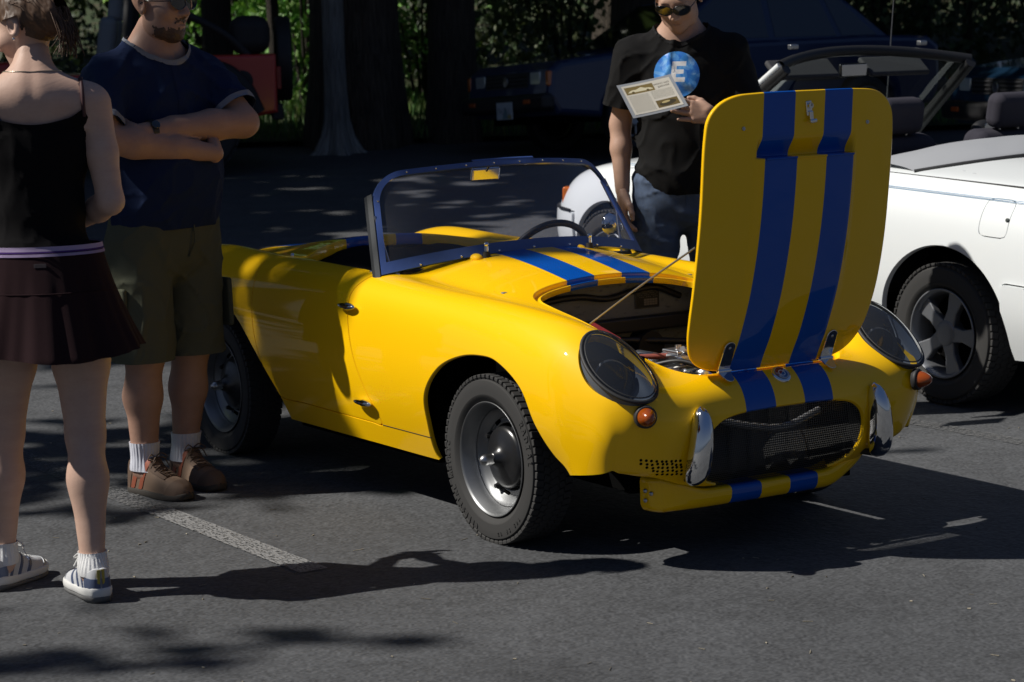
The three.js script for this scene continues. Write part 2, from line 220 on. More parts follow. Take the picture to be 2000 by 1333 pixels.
const barkDark = bark(.12, .10, .08), barkPale = bark(.66, .70, .72);
function trunkGeo(r, h, seed, flare = .6, lean = 0, ridge = .10, rows = 60) { return grid(rows, 64, (u, v) => { const y = u * h, a = v * 2 * Math.PI, f = 1 + flare * Math.exp(-y / (r * 1.6)) * (1 + .5 * Math.sin(a * 5 + seed)), n = 1 + ridge * fbm(Math.cos(a) * 3 + seed, y * .45, Math.sin(a) * 3, 4) + ridge * .5 * Math.abs(noise(Math.cos(a) * 9, y * .9 + seed, Math.sin(a) * 9)), rr = r * f * n * (1 - .35 * u); return [rr * Math.cos(a) + lean * u * u, y - .1, rr * Math.sin(a)]; }, (u, v) => [v, u * h / 3]); }
function tree(label, x, z, r, h, seed, { mat = barkDark, flare = .6, lean = 0, crown = 2600, R = 3.6, size = .42, y0 = .55, sq = 1, group } = {}) {
  const t = thing('tree', label, 'tree', group); t.position.set(x, groundRise(z), z);
  part(t, 'trunk', trunkGeo(r, h, seed, flare, lean), mat); const rr = rng(seed * 31 + 7), limbs = [], blobs = [];
  for (let i = 0; i < 7; i++) { const a = i * 2.4 + seed, y = h * (y0 + .42 * i / 7), L = R * (.6 + .4 * rr()), e = [lean + Math.cos(a) * L, y + L * .45, sq * Math.sin(a) * L]; limbs.push(tube([[lean * (y / h) ** 2, y, 0], [lean + Math.cos(a) * L * .45, y + L * .3, sq * Math.sin(a) * L * .45], e], r * .14, 10, 6)); blobs.push(e, [e[0] * .6, e[1] + .8, e[2] * .6]); }
  part(t, 'limb', limbs, mat);
  if (crown) leaves(t, 'crown', crown, size, seed + 5, q => { const b = blobs[Math.floor(q() * blobs.length)], a = q() * 6.28, c = q() * 2 - 1, s = Math.sqrt(1 - c * c), d = R * .42 * Math.cbrt(q()); return [b[0] + d * s * Math.cos(a), b[1] + d * c * .7, b[2] + sq * d * s * Math.sin(a)]; });
  return t;
}
// the trunks in view
tree('broad dark ribbed tree trunk standing behind the slim pale trunk', -1.48, -22.6, .44, 9, 3, { flare: .25, crown: 2600, R: 4.6, size: .5 });
tree('slim pale grey trunk with a flared foot in front of the broad dark trunk', -1.63, -21.9, .108, 8, 8, { mat: barkPale, flare: 1.9, crown: 1500, R: 2.6, size: .4 });
tree('dark tree trunk left of the dark blue sedan’s nose', -.52, -22.8, .24, 9, 11, { flare: .3, crown: 2400, R: 4.6, size: .5 });
tree('dark tree trunk rising behind the red off-roader, left of the bright leaves', -2.95, -23.6, .16, 9, 17, { flare: .3, crown: 1800, R: 3, size: .5 });
tree('thin leaning dark trunk among the bright green leaves', -2.55, -25.5, .07, 7, 21, { flare: .3, lean: -.4, crown: 1200, R: 2.4, size: .35 });
[[4.25, -29, .10], [4.75, -29.6, .055], [5.45, -30, .12], [5.85, -29, .06], [4.0, -30.5, .05]].forEach(([x, z, r], i) => tree(['first slim trunk from the left behind the white convertible’s windscreen', 'second slim trunk from the left above the convertible’s windscreen', 'thickest of the slim trunks at the right edge of the wood', 'slim trunk at the far right of the wood', 'thinnest trunk, leftmost behind the convertible’s windscreen'][i], x, z, r, 7, 30 + i, { flare: .3, crown: 1500, R: 3, size: .4, mat: bark(.12, .10, .08) }));
// the trees out of frame that shade this end of the lot
[[-13, -15.5, 4.6, 1600], [-15, -19, 5, 1700], [-15, -21.5, 4.0, 2200], [-12, -35.5, 5], [1.5, -30, 4.5], [1.5, -25.5, 4.5, 2000], [6, -25, 4.5, 1800], [10, -28, 5], [-20, -33, 5], [-5, -37, 6], [2, -36, 6], [9, -36, 6], [-9, -19.8, 4.0, 1500], [-7, -22, 3.4, 1200]].forEach(([x, z, R, n = 3400], i) => tree('tall tree of the wood outside the picture, only its shade seen', x, z, .3, 9, 50 + i, { crown: n, R, size: .62, y0: .5, group: 'tall trees outside the picture' }));
tree('tree left of the picture whose sparse branches dapple the roadster', -9.6, -7.95, .20, 8.0, 91, { crown: 660, R: 2.6, size: .36, y0: .62, sq: .42 });
tree('young tree left of the picture with few leaves', -9.7, -5.45, .09, 7.2, 93, { crown: 130, R: 1.15, size: .26, y0: .72, sq: .5 });
// bushes and undergrowth beyond the road
function bush(label, x, z, w, h, n0, seed, tint, size0 = .2) { const n = n0 * 2, size = size0 * .68, t = thing('bush', label, 'bush'); t.position.set(x, groundRise(z), z); const rr = rng(seed), st = []; for (let i = 0; i < 7; i++) { const a = rr() * 6.28, d = w * .4 * rr(); st.push(rod([d * .2 * Math.cos(a), 0, d * .2 * Math.sin(a)], [d * Math.cos(a), h * .8, d * Math.sin(a)], .025, .008, 6)); } part(t, 'stem', st, barkDark);
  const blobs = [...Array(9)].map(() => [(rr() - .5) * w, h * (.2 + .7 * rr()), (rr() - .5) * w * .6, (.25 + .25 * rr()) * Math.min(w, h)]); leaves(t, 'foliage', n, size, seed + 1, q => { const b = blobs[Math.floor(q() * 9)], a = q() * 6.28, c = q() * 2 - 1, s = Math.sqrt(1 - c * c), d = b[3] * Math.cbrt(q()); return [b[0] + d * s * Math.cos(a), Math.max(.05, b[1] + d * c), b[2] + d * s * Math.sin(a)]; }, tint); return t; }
bush('leafy bush above the red off-roader, its green brightened to stand for sunlight', -3.1, -28.5, 2.6, 3.2, 2600, 201, [.17, .38, .05], .17);  // leaf tint raised to stand in for sun on the leaves
bush('green bush between the thin leaning trunk and the broad trunk', -2.35, -27, 1.6, 2.6, 1500, 203, [.14, .32, .05], .15);
bush('small green bush between the two dark trunks', -1.0, -27.5, 1.0, 2.3, 900, 207, [.14, .28, .05], .13);
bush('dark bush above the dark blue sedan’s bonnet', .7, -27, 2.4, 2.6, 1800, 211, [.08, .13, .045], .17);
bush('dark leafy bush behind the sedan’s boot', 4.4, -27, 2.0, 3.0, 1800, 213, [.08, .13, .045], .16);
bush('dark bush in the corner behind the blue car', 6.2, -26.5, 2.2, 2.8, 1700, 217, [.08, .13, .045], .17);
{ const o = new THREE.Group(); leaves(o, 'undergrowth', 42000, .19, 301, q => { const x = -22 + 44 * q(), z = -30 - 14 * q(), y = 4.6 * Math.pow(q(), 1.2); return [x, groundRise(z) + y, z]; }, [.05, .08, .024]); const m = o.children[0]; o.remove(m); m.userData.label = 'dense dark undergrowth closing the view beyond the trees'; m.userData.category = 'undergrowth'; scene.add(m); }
{ const r = rng(5), m = new THREE.InstancedMesh(leafGeo, leafMat, 12000), c = new THREE.Color(), M4 = new THREE.Matrix4(); for (let i = 0; i < 12000; i++) { const x = -9 + 18 * r(), z = -22.6 - 6 * r(), s = .10 + .16 * r(); M4.compose(V(x, groundRise(z) + .04, z), new THREE.Quaternion().setFromEuler(new THREE.Euler((r() - .5) * .8, r() * 6.3, (r() - .5) * .8)), V(s * .18, s, s * .4)); m.setMatrixAt(i, M4); c.setRGB(.10 + .08 * r(), .20 + .10 * r(), .05); m.setColorAt(i, c); } m.name = 'verge_grass'; m.userData = { kind: 'stuff', label: 'rough grass on the verge under the trees', category: 'grass' }; scene.add(m); }
// loose needles and grit on the asphalt
{ const r = rng(71), n = 240, g = new THREE.CylinderGeometry(.0011, .0008, 1, 4); g.rotateZ(Math.PI / 2); const m = new THREE.InstancedMesh(g, std(1, 1, 1, .9), n), c = new THREE.Color(), M4 = new THREE.Matrix4(); for (let i = 0; i < n; i++) { const z = -4.7 - 6 * Math.pow(r(), 1.3), x = (r() - .5) * 4.4; const L = r() < .5 ? .006 + .006 * r() : .012 + .03 * r(), k = L < .012 ? 2.4 : 1.2; M4.compose(V(x, groundRise(z) + .002, z), new THREE.Quaternion().setFromEuler(new THREE.Euler(0, r() * 6.3, 0)), V(L, k, k)); m.setMatrixAt(i, M4); const b = .10 + .28 * r(); c.setRGB(b, b * .88, b * .66); m.setColorAt(i, c); } m.name = 'ground_litter'; m.userData = { kind: 'stuff', label: 'pale needles and grit strewn over the asphalt', category: 'litter' }; scene.add(m); }
// ------------------------------------------------------------------ the yellow roadster: local x forward from the front axle, y up, z to its right (the side seen)
const CAR_AT = V(0.46837, 0, -7.57254), CAR_TURN = -0.99772;
const car = thing('yellow_roadster', 'yellow open two-seat roadster with blue stripes and its bonnet lid tipped up', 'sports car');
car.position.copy(CAR_AT); car.rotation.y = CAR_TURN;
const stripeTex = canvasTex(2048, 4, (c, w, h) => { c.fillStyle = '#ffffff'; c.fillRect(0, 0, w, h); c.fillStyle = 'rgb(255,199,0)'; c.fillRect(0, 0, w, h); c.fillStyle = 'rgb(0,80,172)'; for (const s of [-1, 1]) { const a = .5 + s * .058, b = .5 + s * .174; c.fillRect(Math.min(a, b) * w, 0, .116 * w, h); } }, { wrapS: THREE.ClampToEdgeWrapping, wrapT: THREE.ClampToEdgeWrapping });
const paint = phys(1, 1, 1, .5, { map: stripeTex, specularIntensity: .25, clearcoat: .8, clearcoatRoughness: .03 });
const uvByZ = g => { const p = g.attributes.position, u = new Float32Array(p.count * 2); for (let i = 0; i < p.count; i++) { u[2 * i] = .5 + p.getZ(i); u[2 * i + 1] = .5; } g.setAttribute('uv', new THREE.BufferAttribute(u, 2)); return g; };
const yellow = phys(1, .57, 0, .5, { specularIntensity: .25, clearcoat: .8, clearcoatRoughness: .03 });
const navy = phys(.045, .088, .28, .38, { clearcoat: .6, clearcoatRoughness: .12 });
{
  const row = (x, ...p) => p.map(q => q.length === 2 ? [x, q[1], q[0]] : [q[2], q[1], q[0]]);
  const NET = [
    row(-2.80, [0, .50], [.15, .50], [.3, .48], [.36, .47], [.40, .46], [.44, .45], [.47, .43], [.48, .40], [.47, .35], [.42, .3]),
    row(-2.72, [0, .66], [.17, .655], [.3, .63], [.38, .62], [.44, .615], [.50, .60], [.55, .56], [.575, .5], [.57, .38], [.5, .26]),
    row(-2.50, [0, .76], [.17, .755], [.32, .735], [.41, .73], [.46, .74], [.52, .745], [.595, .70], [.635, .6], [.64, .42], [.58, .24]),
    row(-2.25, [0, .787], [.17, .783], [.32, .768], [.41, .766], [.46, .782], [.53, .815], [.61, .76], [.655, .64], [.66, .42], [.6, .22]),
    row(-2.00, [0, .824], [.17, .819], [.32, .793], [.41, .782], [.46, .797], [.535, .822], [.62, .76], [.665, .64], [.665, .42], [.61, .21]),
    row(-1.70, [0, .85], [.17, .845], [.33, .82], [.42, .803], [.47, .802], [.545, .81], [.625, .755], [.665, .63], [.665, .42], [.61, .21]),
    row(-1.35, [0, .85], [.17, .845], [.33, .825], [.43, .812], [.49, .81], [.56, .808], [.63, .75], [.665, .62], [.665, .42], [.61, .21]),
    row(-1.00, [0, .862], [.17, .857], [.33, .835], [.43, .82], [.49, .812], [.56, .803], [.632, .745], [.665, .62], [.665, .42], [.61, .21]),
    row(-0.70, [0, .868], [.17, .86], [.33, .83], [.43, .80], [.49, .793], [.56, .795], [.635, .745], [.668, .62], [.668, .42], [.61, .21]),
    row(-0.40, [0, .835], [.17, .826], [.33, .798], [.42, .772], [.48, .768], [.555, .785], [.635, .74], [.672, .62], [.672, .42], [.61, .21]),
    row(-0.10, [0, .776], [.17, .769], [.33, .75], [.41, .742], [.47, .75], [.55, .778], [.637, .735], [.68, .62], [.68, .42], [.62, .22]),
    row(0.15, [0, .722], [.17, .717], [.33, .705], [.40, .705], [.46, .728], [.545, .765], [.637, .725], [.69, .61], [.69, .42], [.63, .24]),
    row(0.34, [0, .672], [.17, .668], [.33, .653], [.385, .66], [.45, .705], [.54, .742], [.635, .705], [.69, .59], [.69, .42], [.63, .27]),
    row(0.48, [0, .633, .49], [.17, .629, .49], [.32, .614, .49], [.385, .622, .49], [.45, .668, .48], [.54, .700, .47], [.628, .668, .455], [.68, .57, .44], [.688, .43, .44], [.65, .29, .45]),
    row(0.60, [0, .598, .61], [.17, .595, .61], [.31, .583, .605], [.385, .585, .60], [.45, .605, .595], [.54, .630, .585], [.612, .61, .56], [.658, .54, .53], [.665, .43, .525], [.645, .30, .52]),
    row(0.69, [0, .548], [.17, .545], [.31, .537, .685], [.39, .537, .675], [.46, .545, .67], [.54, .560, .663], [.595, .55, .64], [.63, .51, .608], [.645, .42, .588], [.62, .31, .58]),
    row(0.72, [0, .475, .722], [.17, .472, .72], [.31, .468, .712], [.40, .47, .705], [.47, .475, .70], [.54, .482, .69], [.582, .478, .668], [.61, .455, .638], [.62, .40, .62], [.60, .32, .60]),
    row(0.71, [0, .40, .715], [.17, .40, .713], [.31, .40, .707], [.40, .40, .70], [.47, .405, .695], [.53, .41, .682], [.57, .41, .66], [.592, .40, .638], [.60, .37, .62], [.585, .315, .6]),
    row(0.68, [0, .30, .685], [.17, .30, .683], [.31, .30, .68], [.40, .31, .675], [.46, .315, .67], [.515, .325, .658], [.548, .33, .642], [.568, .33, .625], [.578, .325, .612], [.575, .31, .6]),
    row(0.64, [0, .23, .63], [.17, .23, .63], [.31, .24, .63], [.40, .265, .635], [.46, .285, .632], [.51, .295, .625], [.54, .302, .615], [.558, .306, .606], [.568, .308, .6], [.57, .308, .595]),
  ];
  const shell = uvByZ(netSurface(NET, { nu: 380, nv: 300 }));
  // flip so that normals point outward
  { const n = shell.attributes.normal, p = shell.attributes.position; let s = 0; for (let i = 0; i < p.count; i += 97) s += n.getZ(i) * Math.sign(p.getZ(i)) + n.getY(i); if (s < 0) flip(shell); }
  const frontArch = smoothPoly([[-.385, .20], [-.388, .35], [-.37, .445], [-.27, .545], [-.13, .600], [.0, .618], [.105, .612], [.262, .540], [.332, .432], [.395, .345], [.445, .305], [.46, .20]], 160);
  const rearArch = smoothPoly([[-2.46, .15], [-2.45, .34], [-2.36, .50], [-2.2, .60], [-2.02, .63], [-1.90, .62], [-1.79, .58], [-1.68, .50], [-1.56, .38], [-1.49, .28], [-1.47, .15]], 160);
  const archF = (x, y, z) => Math.abs(z) < .35 ? 1 : Math.max(sdPoly(frontArch, x, y), (.45 - Math.abs(z)));
  const archR = (x, y, z) => Math.abs(z) < .35 ? 1 : Math.max(sdPoly(rearArch, x, y), (.45 - Math.abs(z)));
  const cockpit = smoothPoly(mirrorPoly([[0, -1.80], [.2, -1.785], [.36, -1.70], [.47, -1.58], [.525, -1.42], [.54, -1.2], [.54, -1.0], [.53, -.90], [.46, -.83], [.25, -.78], [0, -.765]]), 200);
  const cockF = (x, y, z) => y < .55 ? 1 : sdPoly(cockpit, z, x);
  const bonnetHole = [];
  { const W = x => pwl([[-.3, .372], [-.1, .37], [.3, .366], [.6, .345]], x), pts = [[0, -.247], [.17, -.243], [.28, -.232], [.335, -.205], [.362, -.16], [.37, -.08], [.368, .1], [.366, .3], [.357, .45], [.335, .555], [.29, .618], [.22, .643], [.1, .652], [0, .654]]; bonnetHole.push(...smoothPoly(mirrorPoly(pts), 260)); }
  const bonF = (x, y, z) => y < .5 || x < -.6 ? 1 : sdPoly(bonnetHole, z, x);
  const mouth = smoothPoly(mirrorPoly([[0, .474], [.1, .473], [.2, .467], [.265, .45], [.305, .415], [.322, .36], [.318, .31], [.298, .265], [.25, .238], [.15, .222], [0, .214]]), 160);
  const mouthF = (x, y, z) => x < .5 ? 1 : Math.max(sdPoly(mouth, z, y), .58 - x);
  const LC = V(.573, .629, .543), LU = V(.1250, -.093, -.010), LW = V(-.007, .009, -.101), LN = V(.600, .799, .024);
  const lampF = s => (x, y, z) => { if (z * s < .3 || x < .35) return 1; const q = V(x - LC.x, y - LC.y, z * s - LC.z), a = q.dot(LU) / LU.lengthSq(), b = q.dot(LW) / LW.lengthSq(); return (Math.hypot(a, b) - .97) * .12; };
  let c1 = clip(shell, archF), c2 = clip(c1.geo, archR), c3 = clip(c2.geo, cockF), c4 = clip(c3.geo, bonF), c5 = clip(c4.geo, mouthF), c6 = clip(c5.geo, lampF(1)), c7 = clip(c6.geo, lampF(-1));
  // the doors: cut along the shut line, with a gap of 5 mm
  const doorPoly = smoothPoly([[-1.665, .86], [-1.66, .70], [-1.64, .56], [-1.60, .44], [-1.545, .335], [-1.50, .297], [-1.3, .293], [-1.0, .290], [-.80, .289], [-.725, .289], [-.745, .34], [-.81, .44], [-.865, .54], [-.905, .66], [-.915, .735], [-.885, .785], [-.83, .83], [-.80, .86]], 300);
  const dd = (x, y, z) => Math.abs(z) < .44 ? 1 : sdPoly(doorPoly, x, y);
  const doorR = (x, y, z) => Math.max(dd(x, y, z), .44 - z), doorL = (x, y, z) => Math.max(dd(x, y, z), .44 + z);
  const cb = clip(c7.geo, (x, y, z) => Math.abs(z) < .44 ? 1 : dd(x, y, z) - .0025);
  const gapRim = [[0, 0], [.0015, .003], [.0015, .02]];
  const lip = [[0, 0], [.003, .002], [.004, .006], [.002, .016]];
  const body = [cb.geo, rim(cb, gapRim), rim(c1, lip), rim(c2, lip), rim(c3, [[0, 0], [.004, .003], [.006, .008], [.006, .04], [0, .045]]), rim(c4, [[0, 0], [.002, .001], [.003, .004], [.003, .013], [.006, .016], [.018, .016], [.021, .013], [.024, .010], [.027, .013], [.028, .03]]), rim(c5, [[0, 0], [.003, .003], [.005, .010]]), rim(c6, [[0, 0], [.002, .02]]), rim(c7, [[0, 0], [.002, .02]])].map(g => uvByZ(clean(g)));
  part(car, 'body', body, paint);
  for (const f of [doorR, doorL]) { const c = clip(c7.geo, (x, y, z) => -f(x, y, z) - .0025); part(car, 'door', [c.geo, rim(c, gapRim)].map(g => uvByZ(clean(g))), paint); }
  { const P = shell.attributes.position, zOf = (x, y) => { let b = 1e9, z = .6; for (let i = 0; i < P.count; i++) { if (P.getZ(i) < .4) continue; const d = (P.getX(i) - x) ** 2 + (P.getY(i) - y) ** 2; if (d < b) { b = d; z = P.getZ(i); } } return z; }; for (const s of [-1, 1]) part(car, 'sill_seam', tube([-.722, -.65, -.58, -.51, -.44, -.392].map(x => [x, .289, s * (zOf(x, .289) + .0002)]), .0022, 30, 5), M.black); }
  // dark inner skin behind the panels
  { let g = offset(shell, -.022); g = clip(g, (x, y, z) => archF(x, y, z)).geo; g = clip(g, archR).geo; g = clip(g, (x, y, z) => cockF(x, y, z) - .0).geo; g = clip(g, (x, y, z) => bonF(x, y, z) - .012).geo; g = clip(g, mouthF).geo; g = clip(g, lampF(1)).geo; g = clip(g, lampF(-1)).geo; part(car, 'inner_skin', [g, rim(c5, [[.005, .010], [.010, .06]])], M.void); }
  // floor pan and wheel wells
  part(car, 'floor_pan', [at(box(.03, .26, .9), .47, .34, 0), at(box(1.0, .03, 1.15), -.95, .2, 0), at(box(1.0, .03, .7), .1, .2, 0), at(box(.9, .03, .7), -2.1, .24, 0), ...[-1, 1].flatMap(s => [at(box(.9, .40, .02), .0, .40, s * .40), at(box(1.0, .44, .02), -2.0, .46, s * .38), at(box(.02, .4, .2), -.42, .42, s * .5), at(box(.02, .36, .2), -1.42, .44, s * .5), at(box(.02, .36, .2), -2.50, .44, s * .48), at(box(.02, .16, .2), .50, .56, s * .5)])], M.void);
  // ------------------------------ bonnet lid
  const xc = y => pwl([[.56, .634], [.60, .650], [.70, .700], [.854, .752], [1.05, .790], [1.27, .814], [1.437, .827]], y);
  const lidX = (y, z) => { const e = sstep(.205, .165, Math.abs(z)), under = sstep(.60, 1.20, y) * .020, s = y < 1.247 ? under * e : -.026 * sstep(1.315, 1.255, y) * sstep(.192, .180, Math.abs(z)); return xc(y) - .25 * z * z + s; };
  const lidPoly = smoothPoly(mirrorPoly([[0, 1.438], [.20, 1.436], [.275, 1.429], [.325, 1.407], [.356, 1.368], [.365, 1.31], [.366, 1.1], [.365, .9], [.358, .76], [.345, .685], [.318, .632], [.27, .602], [.2, .590], [0, .588]]), 300);
  const lidF = (x, y, z) => -sdPoly(lidPoly, z, y);
  const ys = []; for (let y = .57; y < 1.2459; y += .006) ys.push(y); ys.push(1.2455, 1.2475); for (let y = 1.253; y < 1.452; y += .006) ys.push(y);
  const skin = grid(ys.length - 1, 150, (u, v) => { const y = ys[Math.round(u * (ys.length - 1))], z = (v - .5) * .76; return [lidX(y, z), y, z]; });
  if (skin.attributes.normal.getX(5000) < 0) flip(skin);
  const lc = clip(skin, lidF), back = grid(60, 40, (u, v) => { const y = .57 + u * .88, z = (v - .5) * .76; return [xc(y) - .25 * z * z - .016 - .03 * sstep(1.2, 1.25, y) * sstep(1.34, 1.31, y) * sstep(.25, .20, Math.abs(z)), y, z]; });
  if (back.attributes.normal.getX(500) > 0) flip(back);
  part(car, 'bonnet_lid', [lc.geo, rim(lc, [[0, 0], [.003, .001], [.005, .004], [.005, .012], [.003, .016], [-.02, .017]]), clip(back, (x, y, z) => lidF(x, y, z) - .004).geo].map(g => uvByZ(clean(g))), paint);
  for (const s of [-1, 1]) part(car, 'lid_screw', align(merge([cyl(.006, .006, .004, 14), at(box(.009, .002, .0015, .0005), 0, .002, 0)]), [0, 1, 0], [.99, .08, -.1 * s], [lidX(1.337, .243) + .001, 1.337, s * .243]), M.steel);
  { const g = merge([at(box(.006, .045, .022, .004), 0, .012, 0), at(cyl(.009, .009, .012, 16), .006, .02, 0, 0, 0, Math.PI / 2), at(box(.018, .012, .026, .005), .012, -.026, .0), at(box(.012, .03, .014, .004), .006, -.01, 0)]); part(car, 'lid_latch', at(g, lidX(1.375, 0) + .004, 1.377, .006, .12), M.chrome); part(car, 'key_slot', at(box(.002, .008, .002, .0008), lidX(1.375, 0) + .0165, 1.399, .006), M.black); }
  part(car, 'scoop_lip', tube([[lidX(1.243, .17) + .001, 1.2435, -.172], [lidX(1.243, 0) + .001, 1.2445, 0], [lidX(1.243, .17) + .001, 1.2435, .172]], .0035, 20, 6).clone(), paint);
  uvByZ(car.children.at(-1).geometry);
  for (const s of [-1, 1]) { // chrome strap hinges
    const z = s * .205, sh = new THREE.Shape(); sh.moveTo(-.022, 0); sh.lineTo(-.020, .07); sh.absarc(0, .085, .019, Math.PI, 0, true); sh.lineTo(.022, 0); sh.closePath();
    const lf = new THREE.ExtrudeGeometry(sh, { depth: .004, bevelSize: .0015, bevelThickness: .0015, bevelSegments: 2, curveSegments: 12 }); lf.rotateY(Math.PI / 2); const up = lf.clone(); at(up, 0, 0, 0, 0, 0, -.42); up.translate(lidX(.60, z) + .003, .588, z);
    const lo = new THREE.Shape(); lo.moveTo(-.024, 0); lo.lineTo(-.02, -.03); lo.absarc(0, -.035, .016, Math.PI, 2 * Math.PI, false); lo.lineTo(.024, 0); lo.closePath();
    const l2 = new THREE.ExtrudeGeometry(lo, { depth: .003, bevelSize: .001, bevelThickness: .001, bevelSegments: 2 }); l2.rotateY(Math.PI / 2); at(l2, 0, 0, 0, 0, 0, .95); l2.translate(.645, .590, z);
    const h = part(car, 'hinge', [up, l2, at(cyl(.006, .006, .05, 12), .651, .590, z, Math.PI / 2)], M.chrome);
    part(h, 'screw', [[.035, .62 + .01], [.0, .665]].map(([a, y]) => sphere(.006, lidX(y, z) + .006, y, z)).slice(0, 2), M.steel);
  }
  { // round enamel badge
    const d = V(.62, .78, 0); const g = lathe([[0, .006], [.024, .005], [.031, .003], [.033, 0], [.033, -.004]], 32); align(g, [0, 1, 0], [d.x, d.y, 0], [.676, .562, 0]); const b = part(car, 'badge', g, M.chrome);
    const face = at(new THREE.CircleGeometry(.025, 32), 0, 0, 0); align(face, [0, 0, 1], [d.x, d.y, 0], [.676 + d.x * .0066, .562 + d.y * .0066, 0]);
    part(b, 'enamel', face, phys(1, 1, 1, .3, { clearcoat: 1, map: canvasTex(128, 128, c => { c.fillStyle = '#b8bcc0'; c.fillRect(0, 0, 128, 128); c.fillStyle = '#8f1a1a'; c.beginPath(); c.moveTo(64, 64); c.arc(64, 64, 60, Math.PI * .55, Math.PI * 1.45); c.fill(); c.fillStyle = '#2c66a8'; c.beginPath(); c.moveTo(64, 64); c.arc(64, 64, 50, -Math.PI * .42, Math.PI * .42); c.fill(); c.strokeStyle = '#f0f0f0'; c.lineWidth = 7; c.beginPath(); c.arc(64, 64, 28, 0, 7); c.stroke(); c.fillStyle = '#dfe2e4'; for (let i = 0; i < 9; i++) c.fillRect(28 + i * 8, 92, 4, 14); }) }));
  }
  // ------------------------------ windscreen
  const wsx = (z, t) => -.685 - .148 * (z / .565) ** 2 - .195 * t - .03 * t * (z / .5) ** 2, wsy = (z, t) => lerp(.862 - .064 * (z / .565) ** 2, 1.171 - .030 * (z / .47) ** 2, t);
  const S = (z, t) => [wsx(z, t), wsy(z, t), z];
  const outline = (inset, base, r) => { const pts = [], w = t => .565 - .075 * t - inset, tt = 1 - inset / .31; for (let i = 0; i <= 40; i++) pts.push([lerp(-w(base), w(base), i / 40), base]); for (let i = 1; i <= 14; i++) { const t = lerp(base, tt - r / .31, i / 14); pts.push([w(t), t]); } const cx = w(1) - r, cy = tt - r / .31; for (let i = 1; i <= 12; i++) { const a = i / 12 * Math.PI / 2; pts.push([cx + r * Math.cos(a) + (w(tt - r / .31) - w(1)) * (1 - i / 12), cy + r / .31 * Math.sin(a)]); } const top = []; for (const p of pts.slice(41)) top.push([-p[0], p[1]]); for (let i = 1; i < 30; i++) pts.push([lerp(cx, -cx, i / 30), tt]); return [...pts, ...top.reverse()]; };
  const A = outline(0, -.005, .10), Bq = outline(.017, .105, .085);
  const ribbon = (A, B, dx, th) => { const pos = [], n = A.length; // box-section frame between two outlines
    const at3 = (p, o) => { const q = S(p[0], p[1]); return [q[0] + o, q[1] + o * .45, q[2]]; };
    for (let i = 0; i <= n; i++) { const a = A[i % n], b = B[i % n]; pos.push(...at3(a, 0), ...at3(a, th), ...at3(b, th), ...at3(b, 0), ...at3(a, 0)); } const g = gridGeo(pos, n, 4); const h = g.toNonIndexed(); h.computeVertexNormals(); return h; };
  const fr = part(car, 'windscreen_frame', ribbon(A, Bq, 0, .014), navy);
  { const g = grid(24, 40, (u, v) => { const t = lerp(.09, .985, u), w = .565 - .075 * t - .01; let z = lerp(-w, w, v); return S(z, t).map((q, k) => k === 0 ? q + .005 : q); }); const inner = outline(.012, .09, .088); const gg = clip(g, (x, y, z) => { const t = (y - (.862 - .064 * (z / .565) ** 2)) / (1.171 - .030 * (z / .47) ** 2 - (.862 - .064 * (z / .565) ** 2)); return -sdPoly(inner, z, t); }).geo; part(car, 'windscreen_glass', gg, phys(.86, .87, .95, 0, { transmission: .972, thickness: 0, ior: 1.5 })); }
  part(fr, 'rivet', [...[-.38, -.27, -.16, -.05, .06, .17, .28, .38].map(z => { const q = S(z, .975); return sphere(.004, q[0] + .015, q[1] + .006, z, 1, 1, 1, 8); }), ...[[.5, .72], [-.5, .72]].map(([z, t]) => { const q = S(z, t); return sphere(.004, q[0] + .015, q[1] + .006, z, 1, 1, 1, 8); }), ...[-.42, -.28, -.14, .02, .16, .3, .44].map(z => { const q = S(z, .01); return sphere(.005, q[0] + .015, q[1] + .008, z, 1, 1, 1, 8); })], M.chrome);
  { const q = [S(.14, 1), S(0, 1), S(-.12, 1)]; part(fr, 'top_clip', tube(q.map(p => [p[0] + .006, p[1] + .006, p[2]]), .008, 12, 6), navy); }
  for (const s of [-1, 1]) { // bright side-screen channel behind each post, and an inner stay
    const pos = []; for (let i = 0; i <= 16; i++) { const t = lerp(-.02, .80, i / 16), w = (.565 - .075 * t + .002) * s, q = S(w, t); for (const [a, b] of [[.012, .000], [.012, .004], [-.008, .012], [-.024, .014], [-.026, .006], [-.008, .0], [.012, .0]]) pos.push(q[0] + a, q[1] + a * .4, q[2] + b * s); }
    const g = gridGeo(pos, 16, 6).toNonIndexed(); g.computeVertexNormals(); part(car, 'side_channel', g, std(.07, .075, .08, .42, { metalness: .6 }));
    const st = part(car, 'windscreen_stay', [rod([-.86, .80, s * .50], [-.93, 1.0, s * .525], .005)], M.steel); part(st, 'stay_foot', at(box(.05, .008, .03, .003), -.86, .80, s * .5), M.steel);
    // washer jet on its rubber foot beside a yellow boss
    const x = -.672, y = .845, z = s * .222; part(car, 'wiper_boss', at(sphere(.024, 0, 0, 0, 1.3, .8, .9), x - .02, y, z + .03), yellow);
    const w = part(car, 'wiper_spindle', [at(cyl(.008, .009, .02, 14), x, y + .036, z), sphere(.0095, x, y + .05, z), sphere(.006, x, y + .035, z, 1.4, 1, 1)], M.chrome); part(w, 'spindle_base', at(cyl(.012, .017, .024, 16), x, y + .012, z), M.rubber);
  }
